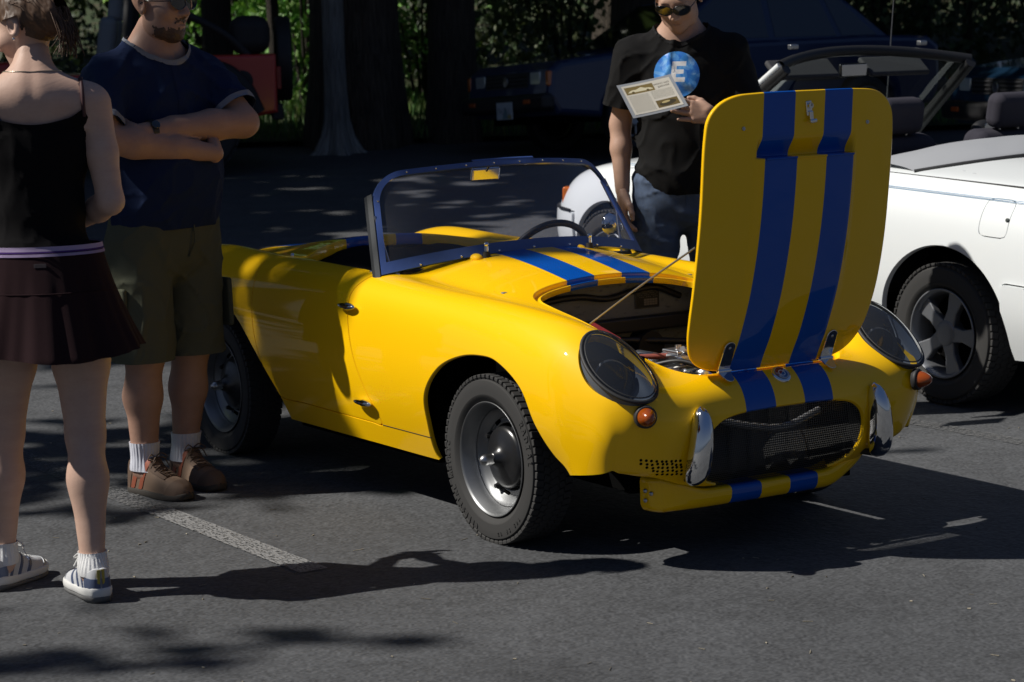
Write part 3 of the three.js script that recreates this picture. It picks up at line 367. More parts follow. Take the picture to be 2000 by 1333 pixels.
  { const c = [wsx(.13, .9) - .012, 1.148, .128]; const m = part(car, 'rear_view_mirror', at(box(.016, .050, .130, .008), c[0] - .03, c[1] - .022, c[2] - .06, 0, .10, -.22), M.chrome); part(m, 'mirror_glass', at(box(.002, .042, .118, .001), c[0] - .039, c[1] - .022, c[2] - .06, 0, .10, -.22), M.chrome); part(m, 'mirror_stem', rod([c[0] - .02, c[1] - .01, c[2] - .06], [c[0] + .01, c[1] + .02, c[2] - .06], .005), M.chrome); }
  // left door mirror, a chrome bullet
  { const g = lathe([[0, .05], [.02, .046], [.036, .03], [.044, .0], [.045, -.01], [.041, -.012], [0, -.012]], 28); align(g, [0, 1, 0], [.97, 0, -.2], [-1.12, .885, -.64]); const m = part(car, 'door_mirror', [g, rod([-1.13, .80, -.615], [-1.12, .86, -.635], .008, .006)], M.chrome); }
  // ------------------------------ headlamp bays, covers and seals
  for (const s of [-1, 1]) {
    const c = V(LC.x, LC.y, LC.z * s), u = V(LU.x, LU.y, LU.z * s), w = V(LW.x, LW.y, LW.z * s), n = V(LN.x, LN.y, LN.z * s);
    const pt = (r, a, h) => c.clone().addScaledVector(u, r * Math.cos(a)).addScaledVector(w, r * Math.sin(a)).addScaledVector(n, h).toArray();
    const drop = (r, a) => -.016 * r * r * Math.sin(a) ** 2 - .004 * r * r * Math.cos(a) ** 2;
    const edge = []; for (let i = 0; i < 48; i++) { const a = i / 48 * 2 * Math.PI; edge.push(pt(1, a, .004 + drop(1, a))); }
    const bay = part(car, 'headlamp', grid(20, 48, (p, q) => { const r = p, a = q * 2 * Math.PI; return pt(r * .98, a, -.09 * Math.sqrt(Math.max(0, 1 - r * r)) - .004 + drop(r, a)); }), std(.10, .12, .15, .6));
    part(bay, 'lamp_seal', [tube(edge, .0066, 96, 10, true), tube(edge.map((p, i) => pt(.93, i / 48 * 2 * Math.PI, .012 + drop(.93, i / 48 * 2 * Math.PI))), .0022, 96, 6, true)], M.rubber);
    part(bay, 'lamp_cover', grid(16, 48, (p, q) => { const a = q * 2 * Math.PI; return pt(p * .97, a, .012 + .03 * (1 - p * p) + drop(p, a)); }), phys(.42, .45, .50, .03, { transmission: .97, thickness: 0, ior: 1.5 }));
    const bowl = lathe([[0, -.055], [.03, -.052], [.055, -.035], [.07, -.008], [.074, 0], [.068, .004]], 32); align(bowl, [0, 1, 0], [.93, .36, 0], c.clone().addScaledVector(n, -.055).add(V(.0, -.01, 0)).toArray()); part(bay, 'reflector', bowl, M.dullAlloy);
    const lens = lathe([[0, .016], [.03, .013], [.055, .006], [.069, 0]], 32); align(lens, [0, 1, 0], [.93, .36, 0], c.clone().addScaledVector(n, -.052).add(V(0, -.01, 0)).toArray()); part(bay, 'lamp_lens', lens, M.darkGlass);
    // amber indicator with ribbed cone lens
    const ip = [.706, .492, .546 * s], dir = [.93, .06, .36 * s]; const base = lathe([[0, .008], [.030, .008], [.0345, .004], [.0355, -.01], [0, -.012]], 32); align(base, [0, 1, 0], dir, ip); const ind = part(car, 'indicator', base, M.rubber);
    const prof = []; for (let i = 0; i <= 22; i++) { const h = i / 22; prof.push([(.0265 * Math.sqrt(Math.max(0, 1 - h * h * .93)) * (1 - .18 * h)) + (i % 2 ? .0017 : 0), .006 + h * .042]); } prof.push([0, .049]); const ln = lathe(prof, 32); align(ln, [0, 1, 0], dir, ip); part(ind, 'amber_lens', ln, phys(.40, .075, .004, .2, { clearcoat: 1, clearcoatRoughness: .05, transmission: .25, thickness: 0 }));
    // chrome over-rider
    const ov = grid(28, 24, (p, q) => { const h = p * 2 - 1, a = q * 2 * Math.PI, w0 = Math.pow(Math.max(0, 1 - Math.pow(Math.abs(h), 3.6)), .5), wd = lerp(.040, .029, p), dp = lerp(.060, .044, p); return [.726 + lerp(-.010, .008, p) + dp * w0 * (Math.cos(a) > 0 ? Math.pow(Math.cos(a), .9) : .55 * Math.cos(a)) - .018 * h * h, .381 + h * .124, s * (lerp(.372, .348, p)) + wd * w0 * Math.sin(a)]; });
    const o = part(car, 'over_rider', ov, M.chrome); part(o, 'mounting_arm', [rod([.70, .27, s * .372], [.58, .275, s * .33], .011), at(box(.03, .15, .02, .006), .712, .37, s * .362)], M.black);
  }
  // ------------------------------ grille, lower panel, vents
  {
    const FX = new Map(), fk = (y, z) => Math.round(y * 100) * 1000 + Math.round(z * 100); { const P = shell.attributes.position; for (let i = 0; i < P.count; i++) { if (P.getX(i) < .58) continue; const k = fk(P.getY(i), P.getZ(i)), o = FX.get(k); if (o === undefined || P.getX(i) > o) FX.set(k, P.getX(i)); } }
    const fx0 = (i, j) => { for (let r = 0; r < 4; r++) for (let a = -r; a <= r; a++) for (let b = -r; b <= r; b++) { const v = FX.get((i + a) * 1000 + j + b); if (v !== undefined) return v; } return .66; };
    const fX = (y, z) => { const a = y * 100, b = z * 100, i = Math.floor(a), j = Math.floor(b), u = a - i, v = b - j; return lerp(lerp(fx0(i, j), fx0(i, j + 1), v), lerp(fx0(i + 1, j), fx0(i + 1, j + 1), v), u); };
    const gx = (y, z) => fX(y, z) - .012 - .012 * Math.exp(-((z - .02) ** 2 / .006 + (y - .42) ** 2 / .003)); const wires = [];
    const inside = (z, y) => sdPoly(mouth, z, y) < .004;
    const strip = pts => { const pos = []; for (const p of pts) for (let k = 0; k <= 4; k++) { const a = k / 4 * 2 * Math.PI; pos.push(p[0] + .0013 * Math.cos(a), p[1] + .0013 * Math.sin(a) * p[3], p[2] + .0013 * Math.sin(a) * (1 - p[3])); } if (pts.length > 1) wires.push(gridGeo(pos, pts.length - 1, 4)); };
    for (let z = -.32; z <= .3201; z += .0082) { let run = []; for (let y = .21; y <= .48; y += .009) { if (inside(z, y)) run.push([gx(y, z) + .0009 * Math.sin(y * 700), y, z, 0]); } strip(run); }
    for (let y = .215; y <= .474; y += .0074) { let run = []; for (let z = -.325; z <= .3251; z += .011) if (inside(z, y)) run.push([gx(y, z), y, z, 1]); strip(run); }
    const m = part(car, 'grille_mesh', wires, std(.13, .13, .128, .4, { metalness: .8 })); m.userData.kind = 'stuff';
    part(car, 'grille_cavity', [at(box(.02, .34, .74, .004), .44, .36, 0), at(box(.12, .02, .56, .004), .54, .19, 0)], M.void);
    part(car, 'radiator', [at(box(.03, .2, .4, .01), .55, .35, 0), ...[-.12, -.04, .04, .12].map(z => at(cyl(.012, .012, .2, 8), .575, .35, z))], std(.05, .05, .05, .5)); part(car, 'cooling_pipe', tube([[.6, .43, .2], [.63, .40, .08], [.63, .385, -.05], [.62, .42, -.2]], .012, 24, 8), M.dullAlloy);
    // lower panel under the mouth
    const path = new THREE.CatmullRomCurve3([[.545, 0, .452], [.59, 0, .44], [.618, 0, .40], [.634, 0, .30], [.642, 0, .15], [.645, 0, 0], [.642, 0, -.15], [.634, 0, -.29], [.618, 0, -.375], [.585, 0, -.42], [.56, 0, -.43]].map(p => V(...p)), false, 'centripetal');
    const rise = z => .075 * sstep(-.2, -.44, z), low = z => .075 * sstep(-.22, -.44, z);
    const prof = [[-.075, .228], [-.012, .226], [-.004, .224], [.002, .218], [.004, .208], [.002, .190], [-.006, .176], [-.016, .168], [-.028, .164], [-.06, .163]];
    const g = grid(160, prof.length - 1, (u, v) => { const p = path.getPoint(u), t = path.getTangent(u), n = V(-t.z, 0, t.x); if (n.x < 0 && Math.abs(p.z) < .3) n.negate(); const q = prof[Math.round(v * (prof.length - 1))]; const endR = sstep(.1, .03, u); const nn = p.z > .42 ? V(.3, 0, .95) : p.z < -.4 ? V(.4, 0, -.92) : V(1, 0, 0); return [p.x + nn.x * q[0], q[1] + (q[1] > .2 ? rise(p.z) + .052 * sstep(.25, .44, p.z) : low(p.z)) - .0, p.z + nn.z * q[0]]; });
    const lowp = part(car, 'lower_panel', uvByZ(g), paint);
    part(lowp, 'bolt', [[.572, .235, .453], [.572, .205, .453], [.592, .228, .445]].map(([x, y, z]) => align(lathe([[0, .004], [.005, .003], [.007, 0]], 12), [0, 1, 0], [.4, 0, .9], [x, y, z + .002])), M.steel);
    const holes = []; for (let r = 0; r < 5; r++) for (let k = 0; k < 9; k++) { const z = .535 - k * .0165 - r * .004, y = .352 - r * .0115 - k * .0016; if (z > .53 - r * .018 + .02) continue; holes.push([z, y]); }
    const P = shell.attributes.position, N = shell.attributes.normal, hg = []; for (const [z, y] of holes) { let bi = -1, bd = 1e9; for (let i = 0; i < P.count; i++) { if (P.getX(i) < .6) continue; const d = (P.getZ(i) - z) ** 2 + (P.getY(i) - y) ** 2; if (d < bd) { bd = d; bi = i; } } const c = cyl(.0046, .0046, .006, 12); align(c, [0, 1, 0], [N.getX(bi), N.getY(bi), N.getZ(bi)], [P.getX(bi) - .0022 * N.getX(bi), P.getY(bi) - .0022 * N.getY(bi), P.getZ(bi) - .0022 * N.getZ(bi)]); hg.push(c); }
    const vh = part(car, 'vent_hole', hg, M.void); vh.userData.kind = 'stuff';
  }
  // ------------------------------ door hinges, sill, prop rod
  for (const s of [-1, 1]) for (const [x, y] of [[-.895, .695], [-.80, .362]]) { const g = grid(20, 16, (p, q) => { const h = p * 2 - 1, a = q * 2 * Math.PI, r = Math.pow(Math.max(0, 1 - h * h), .6); return [x + h * .062, y + .014 * r * Math.sin(a) * (h > .1 ? 1 : .8), s * (.672 + .015 * r * Math.cos(a))]; }); part(car, 'door_hinge', g, M.chrome); }
  { const g = lathe([[0, .009], [.006, .009], [.007, 0]], 12); align(g, [0, 1, 0], [0, 1, 0], [-.93, .80, .545]); part(car, 'hood_stud', g, M.chrome); part(car, 'hood_stud', align(lathe([[0, .009], [.006, .009], [.007, 0]], 12), [0, 1, 0], [0, 1, 0], [-1.62, .81, .5]), M.chrome); }
  part(car, 'prop_rod', tube([[.137, .70, .345], [.42, .845, .350], [.705, .985, .350]].map(p => p), .0032, 12, 6), M.wire);
  // ------------------------------ engine bay
  const dirty = dataTex(256, (x, y) => { const n = fbm(x / 40, y / 40, 2.2, 4) * .5 + .5, d = fbm(x / 9, y / 9, 7.1, 3); const k = clamp(.42 + .3 * n - Math.max(0, d - .15) * 1.4); return [k, k * .95, k * .86]; });
  const bayMat = std(.24, .29, .36, .62, { map: dirty });
  part(car, 'firewall', [at(box(.02, .42, .80, .004), -.30, .56, 0)], bayMat);
  part(car, 'bay_side', [at(box(.72, .20, .02, .004), .04, .53, -.41), at(box(.72, .20, .02, .004), .04, .53, .41)], std(.12, .11, .1, .7));
  part(car, 'bay_shelf', [at(box(.05, .05, .78, .008), -.255, .62, 0), at(box(.03, .02, .74, .006), -.25, .605, 0)], M.black);
  part(car, 'wiring_loom', tube([[-.275, .70, .34], [-.275, .725, .22], [-.275, .73, .1], [-.275, .715, -.02], [-.275, .735, -.14], [-.275, .74, -.22], [-.275, .70, -.33]], .011, 40, 8), M.black);
  { const pl = part(car, 'chassis_plate', at(box(.003, .075, .105, .002), -.286, .705, -.195), std(.05, .05, .05, .5)); part(pl, 'plate_print', at(new THREE.PlaneGeometry(.098, .068), -.2835, .705, -.195, 0, Math.PI / 2, 0), std(1, 1, 1, .5, { map: canvasTex(196, 136, c => { c.fillStyle = '#141414'; c.fillRect(0, 0, 196, 136); c.fillStyle = '#55524c'; for (let i = 0; i < 5; i++) for (let k = 0; k < 12; k++) if ((i * 7 + k * 5) % 4) c.fillRect(10 + k * 15, 10 + i * 13, 11, 5); c.fillStyle = '#6b675f'; c.fillRect(66, 78, 116, 46); c.fillStyle = '#222'; for (let i = 1; i < 3; i++) c.fillRect(66, 78 + i * 15, 116, 2); for (let i = 1; i < 5; i++) c.fillRect(66 + i * 23, 78, 2, 46); }) })); }
  part(car, 'heater_duct', [at(cyl(.055, .055, .07, 24), -.25, .54, -.16, 0, 0, Math.PI / 2), rod([-.25, .57, -.05], [-.18, .55, -.3], .012)], M.black);
  { const e = part(car, 'engine', [at(box(.62, .20, .24, .03), .12, .36, -.02), at(box(.5, .10, .16, .03), .12, .49, -.02)], std(.03, .035, .03, .45));
    part(e, 'carburettor', [at(box(.10, .035, .085, .012), .36, .595, .16), at(box(.085, .012, .07, .005), .36, .618, .16), at(cyl(.010, .012, .02, 12), .36, .627, .16), at(box(.12, .02, .09, .006), .33, .57, .16), at(cyl(.028, .028, .09, 20), .27, .585, .22, 0, 0, Math.PI / 2), at(cyl(.04, .04, .02, 24), .40, .57, .2, Math.PI / 2), at(sphere(.03), .47, .545, .17), at(cyl(.014, .014, .14, 12), .40, .60, .11, 1.2), at(box(.05, .06, .05, .01), .47, .53, .08)], M.alloy);
    part(e, 'red_hose', [tube([[.28, .60, .28], [.34, .603, .2], [.42, .612, .1], [.47, .6, 0]], .009, 24, 8)], std(.26, .07, .05, .4)); part(e, 'ignition_lead', tube([[.15, .58, .22], [.22, .59, .25], [.27, .57, .3], [.3, .55, .28]], .006, 24, 8), M.wire); part(e, 'ignition_lead', tube([[.40, .56, .26], [.46, .585, .2], [.52, .57, .1]], .007, 20, 8), M.wire); part(e, 'coil', at(cyl(.022, .022, .11, 18), .06, .645, .24, .9, 0, .6), std(.34, .04, .04, .35)); part(e, 'fuel_pipe', [tube([[.36, .58, .28], [.45, .60, .22], [.53, .575, .16], [.56, .55, .05]], .008, 24, 8), tube([[.5, .56, .24], [.52, .55, .1], [.53, .56, -.1]], .012, 20, 8)], M.black); part(e, 'filter_bowl', [at(sphere(.034, 0, 0, 0, 1, .8, 1), .50, .56, .16), at(cyl(.03, .03, .03, 20), .52, .55, .23), at(box(.04, .05, .04, .008), .43, .555, .24)], M.alloy);
  }
  // ------------------------------ cockpit
  part(car, 'cockpit_tub', [at(box(1.0, .02, 1.0), -1.28, .40, 0), at(box(.03, .5, 1.06, .01), -1.76, .52, 0), at(box(1.0, .45, .02, .005), -1.28, .50, .53), at(box(1.0, .45, .02, .005), -1.28, .50, -.53), at(box(.2, .2, .1, .02), -1.0, .4, 0), at(box(.9, .16, .16, .03), -1.2, .3, 0)], std(.018, .018, .022, .85));
  const hide = std(.018, .017, .019, .55);
  for (const s of [-1, 1]) { const st = part(car, 'seat', [at(box(.46, .14, .42, .05), -1.42, .36, s * .27)], hide); part(st, 'seat_back', at(box(.12, .4, .42, .05), -1.66, .53, s * .27, 0, 0, .18), hide); }
  part(car, 'rear_cover', grid(20, 30, (u, v) => { const z = lerp(-.5, .5, v), x = lerp(-1.79, -1.50, u) + .12 * z * z; return [x + .02, .80 - .075 * u + .012 * Math.sin(z * 14 + u * 3) - .10 * Math.pow(Math.abs(z / .52), 4), z]; }), cloth(.006, .0055, .006));
  { const d = part(car, 'dashboard', [at(box(.03, .15, 1.0, .012), -.80, .74, 0)], M.black); for (const z of [-.22, -.42]) part(d, 'gauge', at(cyl(.045, .045, .01, 24), -.818, .745, z, 0, 0, Math.PI / 2), M.chrome); }
  { const g = new THREE.TorusGeometry(.195, .0135, 14, 64); const w = part(car, 'steering_wheel', at(g, 0, 0, 0, 0, Math.PI / 2, 0), M.black); w.position.set(-1.12, .735, -.33); w.rotation.z = -.42; part(w, 'wheel_boss', [at(cyl(.03, .04, .04, 20), .01, 0, 0, 0, 0, Math.PI / 2), ...[0, 2.1, 4.2].map(a => rod([0, 0, 0], [0, .19 * Math.cos(a + Math.PI), .19 * Math.sin(a + Math.PI)], .008))], M.steel); part(w, 'steering_column', rod([.02, 0, 0], [.4, -.02, 0], .02), M.black); }
  
}
// ------------------------------ wheels
const font = await new FontLoader().loadAsync('fonts/droid/droid_sans_bold.typeface.json');
function tyreGeo(R, rim, w) { const h = w / 2; return lathe([[rim - .004, -h * .62], [rim + .004, -h * .78], [rim + .02, -h * .92], [lerp(rim, R, .5), -h], [lerp(rim, R, .78), -h * .97], [R - .018, -h * .86], [R - .009, -h * .74], [R - .006, -h * .5], [R - .005, 0], [R - .006, h * .5], [R - .009, h * .74], [R - .018, h * .86], [lerp(rim, R, .80), h * .95], [lerp(rim, R, .775), h * .985], [lerp(rim, R, .5), h], [lerp(rim, R, .3), h * .965], [lerp(rim, R, .28), h * .985], [rim + .02, h * .92], [rim + .004, h * .78], [rim - .004, h * .62]], 96); }
function treadGeo(R, w, n, seed) { // shoulder lugs and two centre ribs of slanted blocks
  const out = [], h = w / 2, blk = (a, y, la, ly, hh, sk) => { const g = box(la, hh, ly, .0025); g.translate(0, R - .009 + hh / 2 - .004, 0); g.applyMatrix4(new THREE.Matrix4().makeRotationY(sk)); g.translate(0, 0, y); g.applyMatrix4(new THREE.Matrix4().makeRotationZ(a)); return g; };
  for (let i = 0; i < n; i++) { const a = i / n * 2 * Math.PI, p = 2 * Math.PI * R / n; for (const s of [-1, 1]) { out.push(blk(a, s * h * .76, p * .80, h * .40, .0115, s * .10)); out.push(at(blk(a + .5 * 2 * Math.PI / n, s * h * .40, p * .84, h * .29, .0115, s * .3), 0, 0, 0)); } out.push(blk(a, 0, p * .86, h * .44, .0115, .45)); }
  const lug = []; for (let i = 0; i < n; i++) for (const s of [-1, 1]) { const g = box(2 * Math.PI * R / n * .74, .020, .005, .002); g.rotateX(s * .5); g.translate(0, R - .0175, s * h * .868); g.applyMatrix4(new THREE.Matrix4().makeRotationZ(i / n * 2 * Math.PI)); lug.push(g); }
  const g = merge([...out, ...lug]); return g.rotateX(Math.PI / 2);   // spin axis onto y, as the lathe has it
}
function ringText(text, r, size, a0, step) { const gs = []; [...text].forEach((ch, i) => { if (ch === ' ') return; const g = new TextGeometry(ch, { font, size, depth: .0024, curveSegments: 2, bevelEnabled: false }); g.computeBoundingBox(); g.translate(-g.boundingBox.max.x / 2, -size / 2, 0); g.applyMatrix4(new THREE.Matrix4().makeTranslation(0, r, 0)); g.applyMatrix4(new THREE.Matrix4().makeRotationZ(a0 - i * step)); gs.push(g); }); const g = merge(gs); g.rotateX(-Math.PI / 2); return g; }
const tyreDust = std(.034, .033, .032, .8), tyreTread = std(.030, .029, .028, .85);
{
  const rimM = std(.22, .225, .23, .42, { metalness: .85 }), R = .278, rimR = .184, w = .150, drumM = phys(.012, .012, .013, .3, { clearcoat: .5, clearcoatRoughness: .2 });
  const TY = tyreGeo(R, rimR, w), TR = treadGeo(R, w * .98, 66, 3);
  const h = w / 2;
  const RIM = lathe([[.176, h * .62], [.186, h * .80], [.188, h * .88], [.185, h * .90], [.178, h * .80], [.170, h * .55], [.164, h * .40], [.160, h * .2], [.146, h * .02], [.132, -.004], [.129, -.010], [.126, -.012], [.118, -.010], [.112, -.008], [.108, -.014], [.108, -.03], [.17, -.06]], 96);
  const LIP = lathe([[.158, h * .18], [.1605, h * .22], [.159, h * .26]], 96);
  const DRUM = lathe([[.100, -.04], [.102, .006], [.099, .014], [.090, .020], [.070, .027], [.045, .035], [.030, .046], [.022, .060], [.018, .066], [0, .067]], 64);
  const NUT = merge([at(cyl(.019, .021, .020, 6), 0, .072, 0), lathe([[.019, .080], [.019, .090], [.014, .100], [.006, .106], [0, .107]], 24)]);
  const LUG = []; for (let i = 0; i < 4; i++) { const a = i / 4 * 2 * Math.PI + .5; LUG.push(at(merge([at(cyl(.012, .014, .016, 6), 0, 0, 0), at(cyl(.007, .009, .012, 12), 0, .012, 0), at(box(.034, .006, .026, .004), 0, -.008, 0)]), .117 * Math.cos(a), -.002, .117 * Math.sin(a))); }
  const SLOT = []; for (let i = 0; i < 8; i++) { const a = i / 8 * 2 * Math.PI + .2; SLOT.push(at(box(.014, .006, .030, .003), .1245 * Math.cos(a), -.010, .1245 * Math.sin(a), 0, -a, 0)); }
  const dirs = [['CELESTIAL  METRIC', 1.95, .115], ['RADIAL', -1.15, .13]];
  for (const [x, z, s, turn] of [[0, .585, 1, .3], [-2.03, .565, 1, .9], [0, -.585, -1, 1.7], [-2.03, -.565, -1, 2.4]]) {
    const wheel = new THREE.Group(); wheel.name = 'wheel'; wheel.position.set(x, R - .004, z); wheel.rotation.set(s * Math.PI / 2, 0, 0); car.add(wheel);
    const t = part(wheel, 'tyre', [TY, TR], tyreDust); const rm = part(wheel, 'rim', [RIM, LIP], rimM); rm.rotation.y = turn; part(wheel, 'slot', SLOT, M.void); part(wheel, 'brake_drum', DRUM, drumM); part(wheel, 'hub_nut', NUT, M.steel); part(wheel, 'lug', LUG, M.black);
    if (s > 0 && x === 0) part(wheel, 'sidewall_lettering', [ringText('CELESTIAL METRIC', .245, .020, 2.55 + .25, .088), ringText('RADIAL', .245, .024, -.95, .105), ringText('165 SR 13', .242, .012, 3.6 + .35, .075)].map(g => g.translate(0, h * .990, 0)), tyreDust);
  }
}
// ------------------------------------------------------------------ the white convertible: local x forward from its rear axle
const white = thing('white_convertible', 'white convertible with its roof folded, parked beyond the yellow roadster', 'convertible');
{
  const o = V(-1.0, 0, -3.11), c = Math.cos(-CAR_TURN), s = Math.sin(-CAR_TURN);
  white.position.set(CAR_AT.x + o.x * c - o.z * s, 0, CAR_AT.z + o.x * s + o.z * c); white.rotation.set(0, CAR_TURN + Math.PI, .040, 'YXZ');
  white.position.y = groundRise(white.position.z) * .6;
  const wp = phys(.80, .83, .835, .5, { specularIntensity: .3, clearcoat: .8, clearcoatRoughness: .04 });
  const row = (x, ...p) => p.map(q => [q[2] ?? x, q[1], q[0]]);
  const NET = [
    row(-1.0, [0, .80], [.35, .80], [.58, .78], [.66, .76], [.72, .73], [.76, .68], [.78, .56], [.77, .45], [.74, .30]),
    row(-.93, [0, .94], [.35, .935], [.60, .915], [.70, .89], [.765, .84], [.81, .76], [.83, .6], [.82, .42], [.78, .28]),
    row(-.75, [0, 1.0], [.35, .995], [.62, .96], [.73, .93], [.79, .875], [.84, .785], [.855, .6], [.845, .42], [.80, .27]),
    row(-.4, [0, 1.025], [.35, 1.018], [.62, .98], [.745, .945], [.80, .885], [.848, .79], [.862, .6], [.85, .42], [.80, .25]),
    row(.1, [0, 1.035], [.35, 1.028], [.62, .985], [.745, .95], [.80, .89], [.848, .795], [.862, .6], [.85, .42], [.80, .22]),
    row(.7, [0, 1.03], [.35, 1.02], [.62, .98], [.745, .95], [.80, .89], [.848, .795], [.862, .6], [.85, .42], [.80, .20]),
    row(1.4, [0, .985], [.35, .975], [.62, .945], [.745, .925], [.80, .875], [.848, .79], [.862, .6], [.85, .42], [.80, .20]),
    row(1.8, [0, .955], [.35, .945], [.62, .915], [.745, .895], [.80, .85], [.848, .77], [.862, .6], [.85, .42], [.80, .22]),
    row(2.42, [0, .90], [.35, .89], [.60, .865], [.725, .845], [.785, .80], [.835, .72], [.855, .58], [.845, .42], [.79, .25]),
    row(2.85, [0, .83], [.35, .82], [.57, .80], [.68, .78], [.74, .735], [.785, .66], [.81, .55], [.80, .42], [.75, .27]),
    row(3.08, [0, .745], [.35, .735], [.52, .715], [.61, .70], [.66, .665], [.70, .61], [.72, .54], [.715, .42], [.68, .29]),
    row(3.17, [0, .62], [.35, .61], [.48, .60], [.56, .59], [.60, .57], [.63, .54], [.65, .5], [.645, .42], [.61, .32]),
    row(3.17, [0, .45], [.35, .45], [.46, .44], [.53, .44], [.57, .43], [.595, .42], [.61, .40], [.61, .38], [.58, .33]),
  ];
  const shell = netSurface(NET, { nu: 240, nv: 160 });
  { const n = shell.attributes.normal, p = shell.attributes.position; let q = 0; for (let i = 0; i < p.count; i += 97) q += n.getZ(i) * Math.sign(p.getZ(i)) + n.getY(i); if (q < 0) flip(shell); }
  const arch = (cx, r) => smoothPoly([...Array(24)].map((_, i) => { const a = Math.PI * i / 23; return [cx + r * 1.04 * Math.cos(a), .31 + r * Math.sin(a)]; }).concat([[cx - r * 1.05, .1], [cx + r * 1.05, .1]]), 120);
  const A1 = arch(0, .375), A2 = arch(2.45, .345), AF = P => (x, y, z) => Math.abs(z) < .45 ? 1 : sdPoly(P, x, y);
  const cock = smoothPoly(mirrorPoly([[0, .42], [.3, .44], [.52, .52], [.62, .68], [.655, .95], [.66, 1.4], [.655, 1.72], [.6, 1.88], [.3, 1.98], [0, 2.0]]), 160), cockF = (x, y, z) => y < .7 ? 1 : sdPoly(cock, z, x);
  const bumpTop = .565, bump = (x, y, z) => Math.max(x < 1 ? (-.36 - x) : (x - 2.80), -1) ; // positive inside bumper length
  let c1 = clip(shell, AF(A1)), c2 = clip(c1.geo, AF(A2)), c3 = clip(c2.geo, cockF);
  const bumpF = (x, y, z) => -Math.min(bump(x, y, z), bumpTop - y), c4 = clip(c3.geo, (x, y, z) => bumpF(x, y, z) - .003), lidDeck = (x, y, z) => y < .9 || x > .55 ? 1 : Math.abs(sdPoly([[-.60, -.90], [.60, -.90], [.655, -.6], [.66, 0], [.60, .28], [-.60, .28], [-.66, 0], [-.655, -.6]], z, x)) - .004;
  const flapPoly = smoothPoly([...Array(40)].map((_, i) => { const t = i / 40 * 2 * Math.PI, c = Math.cos(t), n = Math.sin(t); return [-.285 + .080 * Math.sign(c) * Math.pow(Math.abs(c), .32), .826 + .076 * Math.sign(n) * Math.pow(Math.abs(n), .32)]; }), 120), flapD = (x, y, z) => z > -.6 ? 1 : sdPoly(flapPoly, x, y);
  const c4b = clip(c4.geo, (x, y, z) => flapD(x, y, z) - .003), c5 = clip(c4b.geo, lidDeck), lip = [[0, 0], [.003, .003], [.004, .025]];
  part(white, 'body', [c5.geo, rim(c1, lip), rim(c2, lip), rim(c3, [[0, 0], [.006, .004], [.008, .05]]), rim(c5, [[0, 0], [.001, .012]]), rim(c4b, [[0, 0], [.001, .014]]), rim(c4, [[0, 0], [.001, .02]])], wp);
  { const f = clip(c4.geo, (x, y, z) => -flapD(x, y, z) - .001); const fl = part(white, 'fuel_flap', [f.geo, rim(f, [[0, 0], [.001, .014]])], wp); part(fl, 'finger_recess', at(sphere(.012, 0, 0, 0, 1, .8, .5), -.356, .825, -.838), std(.05, .06, .06, .7)); }
  for (const end of [-1, 1]) { const b = clip(c3.geo, (x, y, z) => Math.min(end < 0 ? -.36 - x : x - 2.80, bumpTop - .004 - y)); const g = offset(b.geo, .014); b.geo = g; part(white, 'bumper', [g, rim(b, [[0, 0], [.001, .02]])], wp); }
  { let g = offset(shell, -.03); g = clip(g, AF(A1)).geo; g = clip(g, AF(A2)).geo; g = clip(g, cockF).geo; part(white, 'inner_skin', g, M.void); }
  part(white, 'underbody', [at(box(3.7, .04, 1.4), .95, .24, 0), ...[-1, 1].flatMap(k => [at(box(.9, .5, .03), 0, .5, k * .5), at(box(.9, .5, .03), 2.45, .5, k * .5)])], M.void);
  // fuel flap, pinstripe, side lamp, rear lamp
  const sideZ = y => pwl([[.42, .85], [.6, .862], [.79, .848], [.89, .80], [.95, .745]], y);
  { const ln = dy => tube([-.9, -.6, -.2, .3, .8, 1.4, 2.0, 2.5].map(x => [x, .90 + dy - (x > 1.4 ? (x - 1.4) * .055 : 0), -(x > 2.2 ? .775 : .800 - dy * .3)]), .0014, 40, 4); part(white, 'pinstripe', [ln(-.004), ln(.003)], std(.25, .40, .58, .5)); part(white, 'deck_gap', tube([-.92, -.75, -.4, .1, .45, .7].map(x => [x, x < -.8 ? .922 : .9525, -(x < -.8 ? .70 : .738)]), .004, 40, 5), M.rubber); }
  for (const k of [-1, 1]) { const g = at(box(.06, .10, .07, .015), 3.02, .625, k * .705, 0, -k * .75, 0); part(white, 'front_side_lamp', g, phys(.62, .14, .01, .25, { clearcoat: 1 })); part(white, 'rear_lamp', at(box(.03, .13, .38, .01), -.975, .68, k * .52, 0, k * .12, 0), phys(.3, .01, .01, .25, { clearcoat: 1 })); }
  part(white, 'bumper_strip', tube([[2.82, .572, -.835], [2.99, .572, -.785], [3.12, .572, -.695], [3.175, .572, -.58], [3.19, .572, 0], [3.175, .572, .58], [3.12, .572, .695], [2.99, .572, .785]], .008, 60, 6), M.black);
  { const m = part(white, 'door_mirror', at(sphere(.07, 0, 0, 0, .7, .75, 1.2), 1.55, 1.0, -.90), wp); part(m, 'mirror_glass', at(cyl(.05, .05, .004, 20), 1.50, 1.0, -.90, 0, 0, Math.PI / 2), M.chrome); const m2 = part(white, 'door_mirror', at(sphere(.07, 0, 0, 0, .7, .75, 1.2), 1.55, 1.0, .90), M.black); part(m2, 'mirror_glass', at(cyl(.05, .05, .004, 20), 1.50, 1.0, .90, 0, 0, Math.PI / 2), M.chrome); }
  // folded roof under its grey cover
  const grey = std(.33, .34, .36, .6), dark = std(.02, .02, .023, .8);
